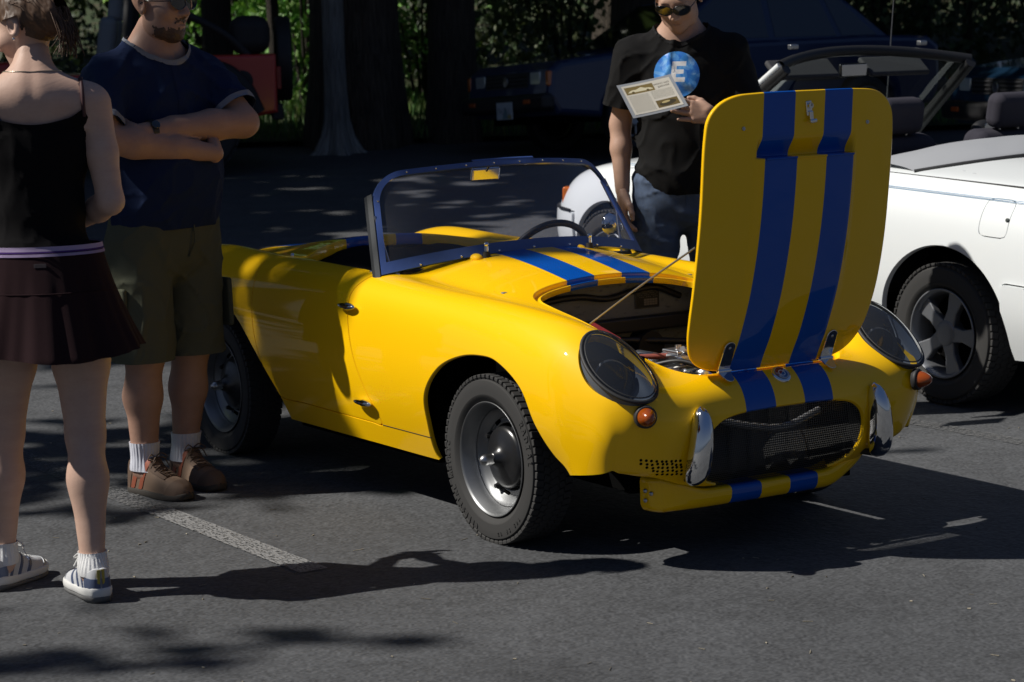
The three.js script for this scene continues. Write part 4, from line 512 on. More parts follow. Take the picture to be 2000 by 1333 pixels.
  part(white, 'roof_cover', grid(30, 50, (u, v) => { const z = lerp(-.715, .715, v), e = Math.abs(z) / .715, back = lerp(.0, .34, e * e), front = lerp(.56, .72, e ** 3), x = lerp(back, front, u), dome = Math.sin(Math.PI * clamp(u, .0, 1)); return [x, lerp(1.045, .965, e ** 2.2) + .050 * Math.pow(dome, .6) * (1 - .55 * e ** 4) + .004 * noise(x * 9, z * 5, 2), z]; }), grey);
  part(white, 'cover_seal', tube([...Array(21)].map((_, i) => { const z = lerp(-.72, .72, i / 20), e = Math.abs(z) / .72; return [lerp(-.01, .33, e * e), lerp(1.050, .965, e ** 2.2), z]; }), .010, 60, 6), M.rubber);
  // cabin
  part(white, 'cabin', [at(box(1.5, .04, 1.3), 1.15, .42, 0), at(box(.05, .6, 1.3), .5, .7, 0), at(box(1.2, .5, .04), 1.2, .68, .64), at(box(1.2, .5, .04), 1.2, .68, -.64), at(box(.4, .30, 1.3, .08), 1.95, .74, 0)], dark);
  const fab = cloth(.045, .043, .055);
  for (const k of [-1, 1]) { const st = part(white, 'seat', [at(box(.5, .16, .5, .06), 1.17, .52, k * .36), at(box(.16, .60, .46, .06), .91, .78, k * .36, 0, 0, .2)], fab); part(st, 'headrest', [at(box(.11, .17, .26, .045), .83, 1.165, k * .36, 0, 0, .14)], fab); for (const d of [-.06, .06]) part(st, 'headrest_post', rod([.85, 1.0, k * .36 + d], [.835, 1.12, k * .36 + d], .007), M.steel); }
  { const w = part(white, 'steering_wheel', at(new THREE.TorusGeometry(.185, .015, 10, 40), 1.62, .94, -.36, 0, Math.PI / 2, .4), M.black); }
  // windscreen
  const top = (z) => [1.50 + .07 - .20 * (z / .62) ** 2 * .35, 1.430 - .02 * (z / .62) ** 2, z * .62], base = z => [2.14 - .16 * z * z, .955 - .035 * z * z, z * .74];
  part(white, 'windscreen_glass', grid(8, 24, (u, v) => { const z = v * 2 - 1, a = base(z), b = top(z); return a.map((q, k) => lerp(q, b[k], u)); }), phys(.72, .78, .76, 0, { transmission: 1, thickness: 0 }));
  { const hdr = part(white, 'windscreen_header', tube([...Array(13)].map((_, i) => { const p = top(i / 6 - 1); return [p[0] - .01, p[1], p[2]]; }), .026, 40, 10), M.black); part(hdr, 'header_latch', [at(box(.03, .025, .05, .006), 1.52, 1.460, -.42)], M.steel); part(hdr, 'header_latch', at(box(.03, .025, .05, .006), 1.52, 1.460, .42), M.steel);
    for (const k of [-1, 1]) { const a = base(k), b = top(k); part(white, 'windscreen_pillar', rod(a, [b[0] - .01, b[1] + .005, b[2]], .018, .016), k < 0 ? wp : M.black); part(white, 'pillar_trim', rod([a[0] - .035, a[1], a[2] - k * .022], [b[0] - .035, b[1] - .012, b[2] - k * .020], .034, .028), M.black); const sv = part(white, 'sun_visor', at(box(.03, .13, .40, .014), 1.59, 1.345, k * .30, 0, 0, -.9), std(.045, .045, .05, .8)); }
    const rv = part(white, 'rear_view_mirror', at(box(.02, .066, .19, .01), 1.56, 1.335, .0, 0, .1, 0), M.black); part(rv, 'mirror_glass', at(box(.003, .055, .178, .001), 1.548, 1.335, .0, 0, .1, 0), M.chrome); }
  part(white, 'aerial', rod([2.05, .86, .66], [1.98, 1.95, .66], .0035, .002, 6), M.steel);
  // wheels with five-spoke alloys
  const R = .305, T = tyreGeo(R, .19, .19), TD = treadGeo(R, .185, 60, 5), h = .095;
  const ring = lathe([[.178, h * .5], [.192, h * .85], [.194, h * .92], [.186, h * .92], [.176, h * .7], [.168, h * .45], [.166, -h * .4]], 64), hub = lathe([[.06, h * .1], [.058, h * .62], [.052, h * .72], [.03, h * .74], [0, h * .74]], 40);
  const spokes = [...Array(5)].map((_, i) => { const sh = new THREE.Shape(); sh.moveTo(-.030, .03); sh.lineTo(-.021, .10); sh.lineTo(-.040, .175); sh.lineTo(.040, .175); sh.lineTo(.021, .10); sh.lineTo(.030, .03); sh.closePath(); const g = new THREE.ExtrudeGeometry(sh, { depth: .022, bevelSize: .006, bevelThickness: .006, bevelSegments: 2 }); g.rotateX(-Math.PI / 2); g.translate(0, h * .38, 0); g.rotateY(i * 2 * Math.PI / 5 + .3); return g; });
  const discBack = lathe([[.165, -.02], [.16, -.03], [0, -.03]], 40), alloyGrey = std(.26, .27, .29, .42, { metalness: .7 });
  for (const [x, k] of [[0, -1], [2.45, -1], [0, 1], [2.45, 1]]) { const w = new THREE.Group(); w.name = 'wheel'; w.position.set(x, R, k * .76); w.rotation.set(k * Math.PI / 2, x ? .5 : 0, 0); white.add(w); part(w, 'tyre', [T, TD], tyreDust); part(w, 'rim', [ring, hub], alloyGrey); for (const g of spokes) part(w, 'spoke', g, alloyGrey); part(w, 'brake_disc', discBack, M.void); }
}
// ------------------------------------------------------------------ cars in the shade beyond the road
const slab = (prof, w, bev = .05) => { const sh = new THREE.Shape(prof.map(p => new THREE.Vector2(...p))); const g = new THREE.ExtrudeGeometry(sh, { depth: w - 2 * bev, bevelSize: bev, bevelThickness: bev, bevelOffset: -bev, bevelSegments: 3, curveSegments: 6 }); return g.translate(0, 0, -w / 2 + bev); };
const taper = (g, y0, y1, k) => { const p = g.attributes.position; for (let i = 0; i < p.count; i++) { const t = clamp((p.getY(i) - y0) / (y1 - y0)); p.setZ(i, p.getZ(i) * lerp(1, k, t)); } g.computeVertexNormals(); return g; };
function sedan(name, label, x, z, turn, col, { plate = true, low = false } = {}) {
  const o = thing(name, label, 'car'); o.position.set(x, groundRise(z), z); o.rotation.y = turn;
  const pm = phys(...col, .4, { specularIntensity: .4, clearcoat: .9, clearcoatRoughness: .05 });
  const body = [[2.05, .38], [2.12, .50], [2.10, .74], [2.02, .80], [1.0, .93], [-1.35, .97], [-2.05, .95], [-2.15, .85], [-2.15, .42], [-2.05, .32], [-1.62, .30]]; const ap = (cx) => [...Array(9)].map((_, i) => { const a = Math.PI - Math.PI * i / 8; return [cx + .34 * Math.cos(a), .30 + .34 * Math.sin(a)]; });
  const prof = [[2.05, .34], [2.14, .50], [2.11, .75], [2.00, .82], [1.02, .93], [-1.38, .97], [-2.02, .95], [-2.15, .86], [-2.15, .45], [-2.05, .30], ...ap(-1.28), ...ap(1.25)];
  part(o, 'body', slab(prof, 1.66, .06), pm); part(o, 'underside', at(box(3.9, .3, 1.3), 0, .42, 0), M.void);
  const gh = taper(slab([[1.05, .90], [.32, 1.37], [.2, 1.40], [-1.0, 1.40], [-1.12, 1.37], [-1.62, .93]], 1.58, .05), .92, 1.4, .80); part(o, 'roof', gh, pm);
  const zAt = y => .79 * lerp(1, .80, clamp((y - .92) / .48)) + .004; const pane = (pts) => { const g = new THREE.BufferGeometry(), a = []; const n = pts.length; for (let i = 1; i < n - 1; i++) for (const q of [pts[0], pts[i], pts[i + 1]]) a.push(...q); g.setAttribute('position', new THREE.BufferAttribute(new Float32Array(a), 3)); g.setAttribute('uv', new THREE.BufferAttribute(new Float32Array(a.length / 3 * 2), 2)); g.computeVertexNormals(); return g; };
  const gl = phys(.012, .014, .017, .04, { clearcoat: 1 });
  for (const s of [-1, 1]) for (const pts of [[[.86, .97], [.30, 1.33], [-.22, 1.34], [-.22, .97]], [[-.29, .97], [-.29, 1.34], [-.86, 1.34], [-.98, .97]], [[-1.04, .97], [-.92, 1.34], [-1.08, 1.33], [-1.44, .97]]]) part(o, 'side_window', pane(pts.map(([a, b]) => [a, b, s * zAt(b)])), gl);
  const quad = (x0, y0, w0, x1, y1, w1, off) => pane([[x0 + off, y0 + .01, -w0], [x0 + off, y0 + .01, w0], [x1 + off, y1 + .01, w1], [x1 + off, y1 + .01, -w1]]);
  part(o, 'windscreen', quad(.98, .945, .70, .36, 1.345, .58, .012), gl); part(o, 'rear_window', quad(-1.57, .965, .70, -1.15, 1.345, .58, -.012), gl);
  part(o, 'bumper', [at(box(.14, .16, 1.68, .05), 2.14, .46, 0), at(box(.14, .16, 1.68, .05), -2.16, .48, 0)].slice(0, 1), M.black); part(o, 'bumper', at(box(.14, .16, 1.68, .05), -2.16, .48, 0), M.black);
  const gr = part(o, 'grille', at(box(.02, .15, .86, .01), 2.117, .66, 0), M.black); for (let i = 0; i < 4; i++) part(gr, 'grille_bar', at(box(.012, .010, .84, .003), 2.13, .605 + i * .035, 0), std(.06, .06, .065, .5));
  part(gr, 'badge', align(lathe([[.045, 0], [.048, .006], [.04, .008], [.038, .004], [0, .004]], 24), [0, 1, 0], [1, 0, 0], [2.135, .66, 0]), M.steel);
  for (const s of [-1, 1]) { part(o, 'headlight', at(box(.04, .135, .20, .015), 2.105, .665, s * .55), phys(.55, .6, .6, .12, { clearcoat: 1, metalness: .3 })); part(o, 'turn_signal', at(box(.13, .135, .06, .015), 2.065, .665, s * .795 - s * .01), phys(.55, .12, .01, .25, { clearcoat: 1 })); part(o, 'marker_lamp', at(box(.02, .04, .12, .008), 2.215, .47, s * .55), phys(.4, .08, .01, .3)); part(o, 'rub_strip', at(box(2.0, .04, .02, .008), 0, .58, s * .835), M.black); }
  if (plate) { const p = part(o, 'licence_plate', at(box(.012, .155, .305, .004), 2.222, .40, -.12, 0, 0, 0), std(.5, .55, .58, .5)); part(p, 'plate_print', at(new THREE.PlaneGeometry(.29, .14), 2.2295, .40, -.12, 0, Math.PI / 2, 0), std(1, 1, 1, .5, { map: canvasTex(256, 128, c => { c.fillStyle = '#b9c4cc'; c.fillRect(0, 0, 256, 128); c.fillStyle = '#6f8f96'; c.beginPath(); c.moveTo(100, 128); c.lineTo(150, 30); c.lineTo(215, 128); c.fill(); c.fillStyle = '#a79a6a'; c.fillRect(190, 96, 66, 32); c.fillStyle = '#24345e'; for (let i = 0; i < 6; i++) { c.fillRect(22 + i * 37, 40, 6, 50); c.fillRect(22 + i * 37, 40 + (i % 3) * 22, 24, 7); } }) })); }
  const T = tyreGeo(.30, .19, .18), ringG = lathe([[.17, .05], [.188, .085], [.18, .088], [.165, .05], [.16, -.05]], 48), spk = [...Array(10)].map((_, i) => at(box(.020, .016, .115, .005), 0, .06, .115).rotateY(i * Math.PI / 5)), hubG = lathe([[.09, .05], [.085, .07], [.06, .075], [.055, .06], [0, .065]], 32), back = lathe([[.16, -.01], [0, -.01]], 32);
  for (const [wx, s] of [[1.25, -1], [-1.28, -1], [1.25, 1], [-1.28, 1]]) { const w = new THREE.Group(); w.name = 'wheel'; w.position.set(wx, .30, s * .735); w.rotation.x = s * Math.PI / 2; o.add(w); part(w, 'tyre', T, M.rubber); part(w, 'rim', [ringG, hubG], M.dullAlloy); for (const g of spk) part(w, 'spoke', g, M.dullAlloy); part(w, 'brake_disc', back, M.void); }
  return o;
}
sedan('dark_blue_sedan', 'dark blue four-door sedan in the shade behind the man in the black T-shirt', 1.92, -21.8, Math.PI + .47, [.018, .032, .085]).rotation.set(.05, Math.PI + .47, 0, 'YXZ');
sedan('blue_car', 'blue car with an amber lamp, cut off at the right edge of the picture', 6.1, -19.6, Math.PI + .30, [.004, .02, .045], { plate: false });
{ // red open off-roader seen side on, half hidden by the two people
  const o = thing('red_offroader', 'red open off-road vehicle with black wheel arches behind the two people on the left', 'off-road vehicle'); const z = -20.6; o.position.set(-3.80, groundRise(z), z); o.rotation.y = Math.PI + .12;
  const red = phys(.50, .028, .018, .42, { clearcoat: .7, clearcoatRoughness: .1 }), bk = std(.016, .016, .018, .7);
  const tub = slab([[.55, .48], [.55, .92], [.42, .95], [.36, .88], [-.28, .90], [-.36, 1.03], [-1.72, 1.03], [-1.72, .52], [-1.5, .48], [-1.36, .62], [-1.2, .86], [-.80, .86], [-.62, .62], [-.50, .48]], 1.46, .03); part(o, 'tub', tub, red);
  part(o, 'bonnet', slab([[.55, .55], [2.0, .55], [2.0, .95], [.55, 1.02]], 1.2, .05), red); part(o, 'grille', at(box(.06, .42, 1.2, .02), 2.03, .74, 0), red);
  for (const s of [-1, 1]) { part(o, 'wheel_flare', tube([[-1.55, .52, s * .80], [-1.42, .78, s * .80], [-1.22, .92, s * .80], [-.78, .92, s * .80], [-.58, .78, s * .80], [-.45, .52, s * .80]], .065, 30, 8), bk); part(o, 'front_wing', at(box(.95, .06, .34, .02), 1.45, .88, s * .66), bk); }
  part(o, 'roll_bar', [tube([[-.42, .95, -.66], [-.48, 1.62, -.60], [-.48, 1.72, 0], [-.48, 1.62, .60], [-.42, .95, .66]], .045, 40, 8), tube([[-.48, 1.62, .58], [-1.3, 1.2, .62], [-1.5, 1.0, .62]], .035, 16, 8), tube([[-.48, 1.62, -.58], [-1.3, 1.2, -.62], [-1.5, 1.0, -.62]], .035, 16, 8)], bk);
  part(o, 'soft_top', at(box(.36, .34, 1.3, .12), -1.50, 1.20, 0), bk);
  for (const s of [-1, 1]) { const st = part(o, 'seat', [at(box(.5, .14, .46, .05), .05, .78, s * .34), at(box(.16, .62, .46, .06), -.24, 1.08, s * .34, 0, 0, .16)], std(.20, .23, .26, .6)); part(st, 'headrest', at(box(.12, .26, .26, .05), -.34, 1.48, s * .34, 0, 0, .16), std(.24, .27, .30, .55)); }
  part(o, 'windscreen_frame', [tube([[.55, .98, -.70], [.42, 1.45, -.66], [.42, 1.48, .66], [.55, .98, .70]], .03, 30, 6)], red);
  const T = tyreGeo(.385, .20, .25), TD = treadGeo(.385, .24, 30, 9), rimG = lathe([[.19, .08], [.20, .11], [.19, .115], [.17, .06], [.12, .03], [.06, .05], [0, .05]], 40);
  for (const [x, s] of [[-1.0, 1], [1.42, 1], [-1.0, -1], [1.42, -1]]) { const w = new THREE.Group(); w.name = 'wheel'; w.position.set(x, .385, s * .72); w.rotation.x = s * Math.PI / 2; o.add(w); part(w, 'tyre', [T, TD], M.rubber); part(w, 'rim', rimG, M.alloy); }
  { const w = new THREE.Group(); w.name = 'spare_wheel'; w.position.set(-1.80, .98, 0); w.rotation.z = Math.PI / 2; w.scale.set(1, .6, 1); o.add(w); part(w, 'tyre', T, M.rubber); part(w, 'rim', rimG, M.alloy); }
  for (const s of [-1, 1]) part(o, 'fuel_cap', align(lathe([[0, .02], [.085, .018], [.095, 0]], 24), [0, 1, 0], [0, 0, s], [-1.42, .80, s * .735]), bk);
  part(o, 'tail_lamp', at(box(.04, .2, .12, .01), -1.74, .82, -.66), phys(.25, .01, .01, .3)); part(o, 'tail_lamp', at(box(.04, .2, .12, .01), -1.74, .82, .66), phys(.25, .01, .01, .3)); part(o, 'bumper', at(box(.1, .14, 1.4, .02), -1.72, .52, 0), bk); part(o, 'chassis', at(box(3.4, .12, 1.0, .02), .2, .42, 0), M.void);
}
// ------------------------------------------------------------------ people: local x to the person's left, y up, z forward
const skinTex = dataTex(256, (x, y) => { const n = fbm(x / 22, y / 22, 4.2, 4), s = fbm(x / 5, y / 5, 8, 2); return [1 + .10 * n + .05 * s - .02, .97 + .13 * n + .06 * s, .95 + .14 * n + .06 * s].map(v => v * .92); });
skinTex.repeat.set(3, 3);
const skin = (r, g, b) => phys(r, g, b, .54, { map: skinTex, bumpMap: skinTex, bumpScale: .004, sheen: .15, sheenRoughness: .5, specularIntensity: .6 });
const hairTex = dataTex(256, (x, y) => .55 + .45 * fbm(x / 3, y / 60, 6.1, 3) + .1);
const hairMat = (r, g, b) => std(r, g, b, .55, { map: hairTex, bumpMap: hairTex, bumpScale: .002 });
const add3 = (a, b, k = 1) => [a[0] + b[0] * k, a[1] + b[1] * k, a[2] + b[2] * k], mix3 = (a, b, t) => [lerp(a[0], b[0], t), lerp(a[1], b[1], t), lerp(a[2], b[2], t)];
function headSDF({ jaw = 1, female = false } = {}) { // origin between the ears, z forward
  const parts = [ell([0, .032, -.014], [.0765, .086, .097]), ell([0, -.028, .018], [.063, .086, .076]), ell([0, -.084, .034], [.047 * jaw, .040, .052]), ell([0, -.106, .062], [.022 * jaw, .018, .020]), ell([.044, -.026, .052], [.026, .024, .03]), ell([-.044, -.026, .052], [.026, .024, .03]), bone([-.034, .024, .080], [.034, .024, .080], .012, .012)];
  if (!female) parts.push(ell([.048, -.075, .005], [.022, .04, .04]), ell([-.048, -.075, .005], [.022, .04, .04]));
  const base = blend(parts, .028), nose = blend([bone([0, .012, .090], [0, -.028, .112], .008, .0115), ell([.011, -.034, .099], [.0085, .0075, .010]), ell([-.011, -.034, .099], [.0085, .0075, .010])], .012);
  const lips = blend([bone([-.021, -.0625, .0815], [.021, -.0625, .0815], .0055, .0055), bone([-.016, -.0715, .0805], [.016, -.0715, .0805], .0065, .0065), ell([0, -.061, .087], [.013, .006, .006]), ell([0, -.072, .086], [.014, .007, .006])], .008);
  const ear = s => { const o = ell([s * .082, -.004, -.016], [.011, .034, .021], [0, s * .35, .12]), i = ell([s * .092, -.002, -.012], [.009, .020, .012]); return (x, y, z) => smax(o(x, y, z), -i(x, y, z), .006); }, eL = ear(1), eR = ear(-1);
  return (x, y, z) => { let d = base(x, y, z); d = smax(d, -(Math.hypot(Math.abs(x) - .033, (y - .003) * 1.3, z - .101) - .020), .018); d = smin(d, Math.hypot(Math.abs(x) - .032, y - .002, z - .074) - .0125, .004); d = smin(d, nose(x, y, z), .016); d = smin(d, lips(x, y, z), .007); const m = Math.hypot(x * .35, (y + .067) * 3.2, z - .094) - .0075; d = smax(d, -m, .004); return Math.min(smin(d, eL(x, y, z), .010), smin(d, eR(x, y, z), .010)); };
}
function handBones(w, d, n, s, curl = .6, o = {}) { // wrist, finger direction, palm normal, thumb side
  const D = V(...d).normalize(), N = V(...n).normalize(), S = V(...s).normalize(), W = V(...w), P = (a, b, c) => W.clone().addScaledVector(D, a).addScaledVector(N, b).addScaledVector(S, c), f = [], len = [.074, .083, .076, .060], palm = [];
  for (let i = 0; i < 4; i++) { const k = P(.088 - (i === 3 ? .010 : i === 0 ? .003 : 0), 0, .031 - .021 * i); palm.push(bone(W.clone().addScaledVector(S, .014 - .010 * i).toArray(), k.toArray(), .016, .0125)); let q = k.clone(), a = 0; const c = curl * (1 + .08 * i) + (o.fan ?? 0) * i, seg = [.46, .30, .24], rr = [.0105, .0095, .0085, .007]; for (let j = 0; j < 3; j++) { a += c * [.55, .75, .5][j]; const nx = q.clone().addScaledVector(D, Math.cos(a) * len[i] * seg[j]).addScaledVector(N, Math.sin(a) * len[i] * seg[j]).addScaledVector(S, (1.5 - i) * .0022); f.push(bone(q.toArray(), nx.toArray(), rr[j] * (i === 3 ? .88 : 1), rr[j + 1] * (i === 3 ? .88 : 1))); q = nx; } }
  const t0 = P(.022, .008, .020), t1 = P(.052, .018 + (o.thumb ?? 0), .046), t2 = P(.082, .024 + 1.6 * (o.thumb ?? 0), .052), t3 = P(.104, .028 + 1.8 * (o.thumb ?? 0), .050); const thumb = [bone(t0.toArray(), t1.toArray(), .017, .0125), bone(t1.toArray(), t2.toArray(), .0125, .0105), bone(t2.toArray(), t3.toArray(), .0105, .008)];
  const pb = blend([...palm, thumb[0]], .02), g = (x, y, z) => { let v = pb(x, y, z); for (const q of f) v = smin(v, q(x, y, z), .005); v = smin(v, thumb[1](x, y, z), .006); return smin(v, thumb[2](x, y, z), .006); };
  const c = P(.07, .02, .0).toArray(); return { f: g, lo: c.map(v => v - .125), hi: c.map(v => v + .125) };
}
const place = (geo, m) => geo.applyMatrix4(m);
const headM = (pos, yaw, pitch, roll, s = 1) => new THREE.Matrix4().compose(V(...pos), new THREE.Quaternion().setFromEuler(new THREE.Euler(pitch, yaw, roll, 'YXZ')), V(s, s, s));
const ridge = (x, y, z) => { const n = 1 - Math.min(1, Math.abs(noise(x, y, z)) * 3.2); return n * n; };
const wrinkle = (f, amp, sx, sy, seed) => (x, y, z) => { const d = f(x, y, z); if (d > .06 || d < -.06) return d; const w = .5 * noise(x * 3 + seed, y * 3, z * 3); return d - amp * ridge(x * sx + seed + w, y * sy + w * 2 + x * 2.2, z * sx) - amp * .55 * ridge(x * sx * 1.9 - y * 3.1, y * sy * 1.8 + seed, z * sx * 1.9 + w) - amp * .5 * noise(x * 4, y * 4 + seed, z * 4); };
const snap = (f, p, off = .003) => { const e = .002; let q = p.slice(); for (let i = 0; i < 5; i++) { const d = f(...q) - off, g = [f(q[0] + e, q[1], q[2]) - f(q[0] - e, q[1], q[2]), f(q[0], q[1] + e, q[2]) - f(q[0], q[1] - e, q[2]), f(q[0], q[1], q[2] + e) - f(q[0], q[1], q[2] - e)], L = Math.hypot(...g) || 1; q = q.map((v, k) => v - d * g[k] / L); } return q; };
const strapPath = (f, pts, n = 24, off = .003) => new THREE.CatmullRomCurve3(pts.map(q => V(...q))).getPoints(n).map(v => snap(f, v.toArray(), off));
function shoe({ sole, upper, accent, parent, pos, yaw, L = .29, running = false, toe }) { // toe along +z from the heel at -0.08
  const o = new THREE.Group(); o.name = 'shoe'; o.position.set(...pos); o.rotation.y = yaw; parent.add(o); const wk = running ? 1.13 : 1.04, k = L / .292, B = running ? .032 : .020;
  const wz = z => wk * pwl([[-.082, 0], [-.078, .018], [-.066, .029], [-.04, .036], [0, .0365], [.05, .040], [.10, .0475], [.14, .048], [.175, .040], [.198, .024], [.208, .010], [.210, 0]], z), hz = z => pwl([[-.082, .105], [-.06, .135], [0, .14], [.035, .128], [.06, .100], [.09, .083], [.13, .070], [.17, .062], [.195, .050], [.21, .030]], z);
  const surf = (z, t, e = 0) => { const c = Math.cos(t), s = Math.sin(t), w = wz(z) + e, h = hz(z) + e; return [w * Math.sign(c) * Math.pow(Math.abs(c), .62) * (1 - .06 * s), B - .012 + (h - B + .012) * Math.pow(Math.abs(s), .8), z + (z > .15 ? e : z < -.06 ? -e : 0)].map(v => v * k); };
  const zs = [...Array(61)].map((_, i) => { const u = i / 60; return lerp(-.0819, .2099, .5 - .5 * Math.cos(Math.PI * u)); });
  const skinG = e => { const g = grid(60, 48, (u, v) => surf(zs[Math.round(u * 60)], v * Math.PI, e), (u, v) => [v * 2, u * 3]); const n = g.attributes.normal; if (n.getY(30 * 49 + 24) < 0) flip(g); return g; };
  const collar = (x, y, z) => z > .052 * k ? 1 : (.086 + .022 * sstep(-.03, -.08, z / k) + .05 * sstep(.0, .05, z / k)) * k - y;
  const cu = clip(skinG(0), collar); part(o, 'upper', [cu.geo, rim(cu, [[0, 0], [.002, .002], [.004, .008], [.003, .03]])], upper);
  const band = (name, f, e, m) => { const c = clip(skinG(e), (x, y, z) => Math.min(f(x / k, y / k, z / k), collar(x, y, z) - .001)); part(o, name, [c.geo, rim(c, [[0, 0], [0, e]])], m); };
  const out = (e, y0, y1, m, n) => { const rows = []; const pts = []; for (let i = 0; i <= 36; i++) { const z = lerp(-.0819, .2099, .5 - .5 * Math.cos(Math.PI * i / 36)); pts.push([(wz(z) + e) * k, (z + (z > .19 ? e : z < -.07 ? -e : 0)) * k]); } const loop = [...pts, ...pts.slice().reverse().map(q => [-q[0], q[1]])]; const prof = [[-.02, y0 + .001], [-.003, y0], [0, y0 + .003], [.001, (y0 + y1) / 2], [0, y1 - .003], [-.003, y1], [-.02, y1]]; const nP = loop.length, pos = []; for (let i = 0; i <= nP; i++) { const a = loop[i % nP], q = loop[(i + 1) % nP], b = loop[(i + nP - 1) % nP], t = V(q[0] - b[0], q[1] - b[1], 0).normalize(); for (const [d, y] of prof) { const heel = running ? .010 * sstep(.02, -.07, a[1] / k) : 0; pos.push(a[0] - (-t.y) * 0 + t.y * d, y * k + (y > y0 + .002 ? heel : 0) + (a[1] > .17 * k ? .006 * ((a[1] / k - .17) / .04) ** 2 : 0), a[1] - t.x * d); } } const g = gridGeo(pos, nP, prof.length - 1); part(o, n, g, m); };
  out(.003, .0, running ? .014 : .022, sole, 'sole'); if (running) out(.0045, .014, .038, std(.66, .66, .64, .6), 'midsole');
  if (running) { band('heel_counter', (x, y, z) => Math.min(-.035 - z + .3 * (y - .05), y - .03, .078 - y), .0022, accent); band('heel_tab', (x, y, z) => Math.min(.012 - Math.abs(x), -.05 - z, y - .062), .0036, std(.42, .33, .05, .6));
    for (const [z0, sl] of [[-.015, .55], [.030, .6], [.075, .7]]) for (const s of [-1, 1]) band('side_stripe', (x, y, z) => { const t = z - z0 - sl * (y - .05); return Math.min(t + .006, .008 - t, s * x - .018, y - .03); }, .0022, accent); band('toe_cap', (x, y, z) => z - .155 - 1.2 * (y - .045), .0020, std(.40, .41, .43, .45, { metalness: .3 })); }
  else { for (const z0 of [-.028, .012]) for (const s of [-1, 1]) band('stripe', (x, y, z) => { const t = z - z0 - .35 * (y - .04); return Math.min(t + .010, .010 - t, s * x - .02, y - .022); }, .0022, accent); band('eyelet_panel', (x, y, z) => Math.min(.034 - Math.abs(x), Math.abs(x) - .012, z - .045, .125 - z, y - .05), .0028, toe ?? upper); band('toe_cap', (x, y, z) => z - .15 - .5 * (y - .04), .0022, toe ?? upper); band('heel_counter', (x, y, z) => -.045 - z + .2 * (y - .04), .0022, toe ?? upper); }
  const lm = running ? std(.7, .7, .68, .8) : std(.10, .065, .045, .8), top = (x, z) => { const t = Math.acos(clamp(Math.pow(Math.abs(x) / wz(z), 1 / .62)) * Math.sign(x || 1)); return surf(z, t, .004); }; const lc = [];
  for (let i = 0; i < 5; i++) { const z = .045 + i * .017; lc.push(tube([top(-.022, z), top(0, z + .004), top(.022, z + .010)], .0024 * k, 10, 6), tube([top(.022, z), top(0, z + .004), top(-.022, z + .010)], .0024 * k, 10, 6)); }
  const kn = top(0, .042); for (const s of [-1, 1]) { lc.push(tube([kn, add3(kn, [s * .022, .014, .006]), add3(kn, [s * .042, -.002, .014]), add3(kn, [s * .020, -.002, .016]), kn], .0021, 24, 6), tube([kn, add3(kn, [s * .018, .002, .022]), add3(kn, [s * .040, -.030, .024])], .0020, 12, 6)); }
  const lace = part(o, 'lace', lc, lm); lace.userData.kind = 'stuff'; return o;
}
function sock(parent, f, c, y0, y1, mat) { const g = netMesh((x, y, z) => f(x, y, z) - .0045 - .0012 * Math.sin(Math.atan2(z - c[2], x - c[0]) * 26) * sstep(.07, .10, y), [c[0] - .09, y0 - .02, c[2] - .10], [c[0] + .09, y1 + .03, c[2] + .16], .0045); const k = clip(g, (x, y, z) => Math.min(y - y0, y1 - y)); return part(parent, 'sock', [k.geo, rim(k, [[0, 0], [-.001, .003], [-.004, .005]])], mat); }
function sunglasses(parent, m, tint) { const g = new THREE.Group(); g.name = 'sunglasses'; m.decompose(g.position, g.quaternion, g.scale); parent.add(g);
  const lens = s => grid(12, 16, (u, v) => { const a = v * 2 * Math.PI, r = u, X = s * .034 + r * .033 * Math.cos(a) * (1 + .06 * Math.sin(a)), Y = .004 + r * .0205 * Math.sin(a) + .10 * Math.max(0, s * X - .03); return [X, Y, .108 - 1.9 * X * X - .6 * (Y - .004) ** 2]; });
  part(g, 'lens', lens(1), tint); part(g, 'lens', lens(-1), tint); const loop = s => { const p = []; for (let i = 0; i < 28; i++) { const a = i / 28 * 2 * Math.PI, X = s * .034 + .034 * Math.cos(a) * (1 + .06 * Math.sin(a)), Y = .004 + .0215 * Math.sin(a) + .10 * Math.max(0, s * X - .03); p.push([X, Y, .1085 - 1.9 * X * X]); } return tube(p, .0019, 60, 6, true); };
  part(g, 'frame', [loop(1), loop(-1), tube([[-.006, .008, .108], [0, .010, .109], [.006, .008, .108]], .002, 8, 6), ...[-1, 1].map(s => tube([[s * .066, .012, .098], [s * .076, .010, .06], [s * .083, .008, .0], [s * .084, -.006, -.03]], .0022, 20, 6))], M.blackGloss); }
const hairCap = (f, grow, region, cell, seed, amp = .004) => { const g = netMesh((x, y, z) => f(x, y, z) - grow - amp * fbm(x * 40 + seed, y * 14, z * 40, 3) * 1.6, [-.12, -.17, -.15], [.12, .16, .14], cell); return clip(g, region).geo; };

